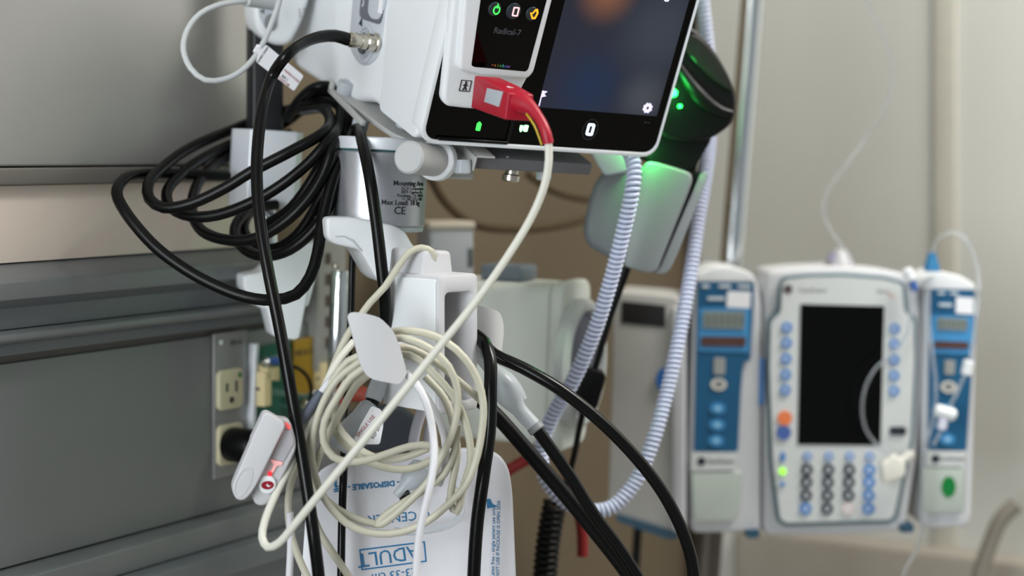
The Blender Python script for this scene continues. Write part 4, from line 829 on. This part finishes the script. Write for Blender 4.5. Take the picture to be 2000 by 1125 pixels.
# ------------------------------------------------------------------ background devices behind the hook
D = Fr(P(932, 556, 1.50), (.93, -.36, -.03), (.03, 0, 1))
sv = thing('suction_regulator', 'cream boxy regulator with a round dial facing right, behind the hook', 'regulator', P(1020, 850, 1.5))
DM = mat('regulator_cream', (212, 216, 208), .5, var=.03)
Lx = .082
prism('body', D, rrect(-.035, .035, -.132, .006, .010), 'yz', -.02, Lx, DM, sv, .004)
prism('front_rim', D, rrect(-.038, .038, -.136, .009, .014), 'yz', Lx, Lx + .012, DM, sv, .003)
dlc = D.pt(Lx + .012, 0, -.062)
dl = lathe('dial', dlc, D.x, [(.056, 0), (.056, .008), (.052, .012), (.047, .012), (.045, .006)], mat('dial_rim', (190, 194, 192), .4), sv, 36)
lathe('dial_face', dlc + D.x * .005, D.x, [(.045, 0), (.045, .0015)], mat('dial_face', (92, 92, 104), .4), dl, 32)
lathe('red_mark', dlc + D.x * .0066 - D.z * .024 - D.y * .010, D.x, [(.005, 0), (.005, .001)], RED, dl, 12)
box('top_fitting', D, .01, .05, -.02, .02, .006, .02, mat('fitting_slate', (108, 118, 126), .5), sv, .004)
WB = Fr(P(838, 440, 1.585), (.95, .3, 0))
wbx = thing('wall_box', 'grey junction box with a dark slot on the tan wall behind the arm', 'box', P(880, 560, 1.6))
box('case', WB, 0, .044, 0, .05, -.075, 0, mat('box_grey', (150, 152, 156), .55), wbx, .004)
box('slot', WB, .038, .0425, -.001, .004, -.040, -.022, mat('slot_dark', (60, 70, 72), .5), wbx, .001)
box('lid', WB, -.001, .045, -.002, .052, -.004, .003, mat('box_tan', (176, 166, 150), .55), wbx, .002)
SHADEARC = mat('shadow_arc', (72, 60, 44), .8, spec=.2)  # dark brown tubes stand in for faint shadow arcs on the tan wall
tag(tube('shadow_arc', pp([(840, 345, 1.62), (870, 395, 1.63), (920, 435, 1.65), (1000, 447, 1.69), (1090, 440, 1.74), (1180, 415, 1.80), (1260, 380, 1.85)]), .0045, SHADEARC), 'brown tube drawn in for a faint shadow arc across the tan wall under the tray, lower of two', 'cord')
tag(tube('shadow_arc', pp([(1030, 340, 1.72), (1080, 372, 1.74), (1140, 388, 1.77), (1220, 385, 1.82)]), .004, SHADEARC), 'brown tube drawn in for a faint shadow arc across the tan wall under the tray, upper of two', 'cord')
tag(tube('red_strap', pp([(985, 925, 1.48), (1010, 908, 1.48), (1045, 892, 1.48), (1080, 886, 1.48), (1103, 915, 1.48), (1122, 970, 1.49), (1136, 1030, 1.49), (1138, 1086, 1.49)]), .0050, mat('red_webbing', (128, 20, 22), .6)), 'dark red strap showing between the black hoses behind the cuff', 'strap')
tag(tube('red_tubing', pp([(660, 778, 1.40), (690, 768, 1.40), (715, 772, 1.40), (728, 790, 1.40)]), .007, mat('rust_red', (130, 50, 36), .6)), 'short rust-red tubing seen inside the beige cable loops', 'tube')
tag(prism('blue_cuff_bag', Fr(P(760, 830, 1.36), (1, .3, 0)), rpoly([(-.035, -.02), (.02, -.026), (.03, .0), (.01, .016), (-.03, .012)], .008), 'xz', 0, .02, mat('navy_fabric', (40, 44, 52), .7), None, .005), 'dark slate pouch behind the beige cable loops', 'pouch')

# ------------------------------------------------------------------ headwall fittings: outlets, gas points, track
PLATE = mat('steel_plate', (136, 137, 136), .4, metal=.4, var=.04); CREAMP = mat('cream_plastic', (198, 190, 160), .5, var=.03)
op = thing('power_outlet', 'grey outlet plate with two cream sockets on the console panel', 'outlet', HW.pt(*HW.pix(430, 935)))
zt_, zb_ = HW.pix(440, 648).z, HW.pix(410, 938).z; xa, xb = HW.pix(413, 800).x, HW.pix(478, 800).x
box('face_plate', HW, xa, xb, -.003, 0, zb_, zt_, PLATE, op, .001)
text('circuit_lettering', HW, HW.pix(455, 663).x, HW.pix(455, 668).z, -.003, '4A-6', .0075, INK, op)
rod('plate_screw', HW.pt(HW.pix(424, 668).x, -.003, HW.pix(424, 668).z), HW.pt(HW.pix(424, 668).x, -.0045, HW.pix(424, 668).z), .003, CHROME, op)
for py in (759, 866):
    x, z = HW.pix(440, py).x, HW.pix(440, py).z
    so = prism('socket', HW, [(max(-.0152, min(.0152, a)) + x, max(-.017, min(.017, b)) + z) for a, b in ellipse(0, 0, .0205, .0205, 40)], 'xz', -.007, -.002, CREAMP, op, .0012)
    for sx, sh in ((-.006, .0036), (.006, .0046)): box('slot', HW, x + sx - .0011, x + sx + .0011, -.0074, -.004, z + .002 - sh, z + .002 + sh, INK, so)
    prism('ground_hole', HW, ellipse(x, z - .009, .0028, .0028, 12), 'xz', -.0074, -.004, INK, so)
    if py == 759: prism('green_dot', HW, ellipse(x + .0105, z + .011, .0022, .0026, 12), 'xz', -.0074, -.004, mat('dot_green', (30, 110, 60), .5), so)
pg = thing('power_plug', 'chunky black ribbed plug pushed into the lower cream socket', 'plug', HW.pt(*HW.pix(455, 900)))
x, z = HW.pix(437, 866).x, HW.pix(437, 866).z
c0 = HW.pt(x, -.007, z); pd = -HW.y
lathe('plug_body', c0, pd, [(.0135, 0), (.0145, .002), (.0145, .026), (.0125, .030)], BLACK, pg, 32)
lathe('plug_grip', c0 + pd * .028, pd, [(.0135, 0)] + [(.0135 - .0002 * k if k % 2 == 0 else .0122 - .0002 * k, .003 * (k + 1)) for k in range(6)] + [(.008, .024)], BLACK, pg, 28)
# gas outlets
GRN = mat('oxygen_green', (16, 84, 66), .4, var=.05); GLD = mat('air_yellow', (146, 116, 22), .45, var=.05); CRM = mat('latch_cream', (212, 196, 150), .5)
def gas(label, q, m_, name, block, blabel, loc):
    t = thing(name, label, 'outlet', loc); xs = [HW.pix(*p) for p in q]
    prism('plate', HW, [(p.x, p.z) for p in xs], 'xz', -.006, 0, m_, t, .001)
    if m_ is GRN: prism('plate_frame', HW, [(xs[0].x - .006, xs[0].z + .004), (xs[0].x - .0005, xs[0].z + .004), (xs[3].x - .0005, xs[3].z - .004), (xs[3].x - .006, xs[3].z - .004)], 'xz', -.009, 0, ALU, t, .001)
    b0 = HW.pix(*block[0]); b3 = HW.pix(*block[3])
    k = box('latch_block', HW, b0.x, b0.x + .010, -.017, -.004, b3.z, b0.z, CRM, t, .001)
    prism('keyhole', HW, ellipse(-.0105, (b0.z + b3.z) / 2, .0016, .0016, 12), 'yz', b0.x - .0004, b0.x + .002, INK, k)
    text('gas_lettering', HW, (xs[0].x + xs[1].x) / 2, xs[0].z - .012, -.006, blabel, .0075, mat('pale_ink', (150, 170, 160), .5) if m_ is GRN else INK, t)
    return t
g1 = gas('green oxygen outlet plate with cream latch block beside the sockets', [(492, 678), (558, 664), (556, 850), (484, 862)], GRN, 'oxygen_outlet', [(486, 724), (512, 728), (511, 786), (486, 792)], 'OXYGEN', HW.pt(*HW.pix(520, 855)))
rod('chrome_nipple', HW.pt(*HW.pix(556, 790)), HW.pt(*HW.pix(556, 790)) - HW.y * .03, .0125, CHROME, g1)
rod('chrome_collar', HW.pt(*HW.pix(556, 790)) - HW.y * .030, HW.pt(*HW.pix(556, 790)) - HW.y * .036, .0150, CHROME, g1)
rod('blue_lever', P(522, 706, 1.44), P(548, 704, 1.46), .0032, mat('lever_blue', (34, 86, 170), .4), g1)
rod('lever_tip', P(514, 712, 1.435), P(522, 706, 1.44), .0040, CHROME, g1)
b = [HW.pix(*p, 'y', -.016) for p in ((520, 714), (545, 716), (545, 744), (519, 742))]; prism('cream_tab', HW, [(p.x, p.z) for p in b], 'xz', -.017, -.004, CRM, g1, .001)
g2 = gas('yellow medical air outlet plate at the end of the console', [(566, 664), (624, 652), (620, 790), (562, 800)], GLD, 'air_outlet', [(603, 708), (632, 700), (630, 762), (603, 768)], 'MEDICAL AIR', HW.pt(*HW.pix(590, 795)))
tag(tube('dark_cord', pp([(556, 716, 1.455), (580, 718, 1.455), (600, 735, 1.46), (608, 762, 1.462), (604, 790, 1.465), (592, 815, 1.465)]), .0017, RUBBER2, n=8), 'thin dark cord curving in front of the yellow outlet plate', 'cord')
# vertical track with slots and a chrome flow tube
tk = thing('wall_track', 'upright grey slotted track on the wall past the console end', 'track', HW.pt(*HW.pix(628, 760)))
xa, xb = .118, .160; z0, z1 = HW.pix(630, 720).z, HW.pix(630, 470).z
box('track', HW, xa, xb, -.012, .02, z0, z1, mat('track_grey', (150, 150, 146), .5, metal=.2), tk, .0012)
for k in range(5): box('slot', HW, .128, .136, -.0126, -.01, z0 + .02 + k * .019, z0 + .030 + k * .019, mat('slot_brown', (78, 66, 58), .6), tk)
ft = thing('flow_tube', 'shiny upright flowmeter tube with a brass tip beside the slotted track', 'flowmeter', P(664, 760, 1.42))
lathe('tube', P(656, 770, 1.42), V((.035, 0, 1)), [(.0072, 0), (.0080, .002), (.0080, .100), (.0070, .104)], CHROME, ft, 28)
rod('tip', P(656, 524, 1.42), P(657, 514, 1.42), .0034, NICKEL, ft)
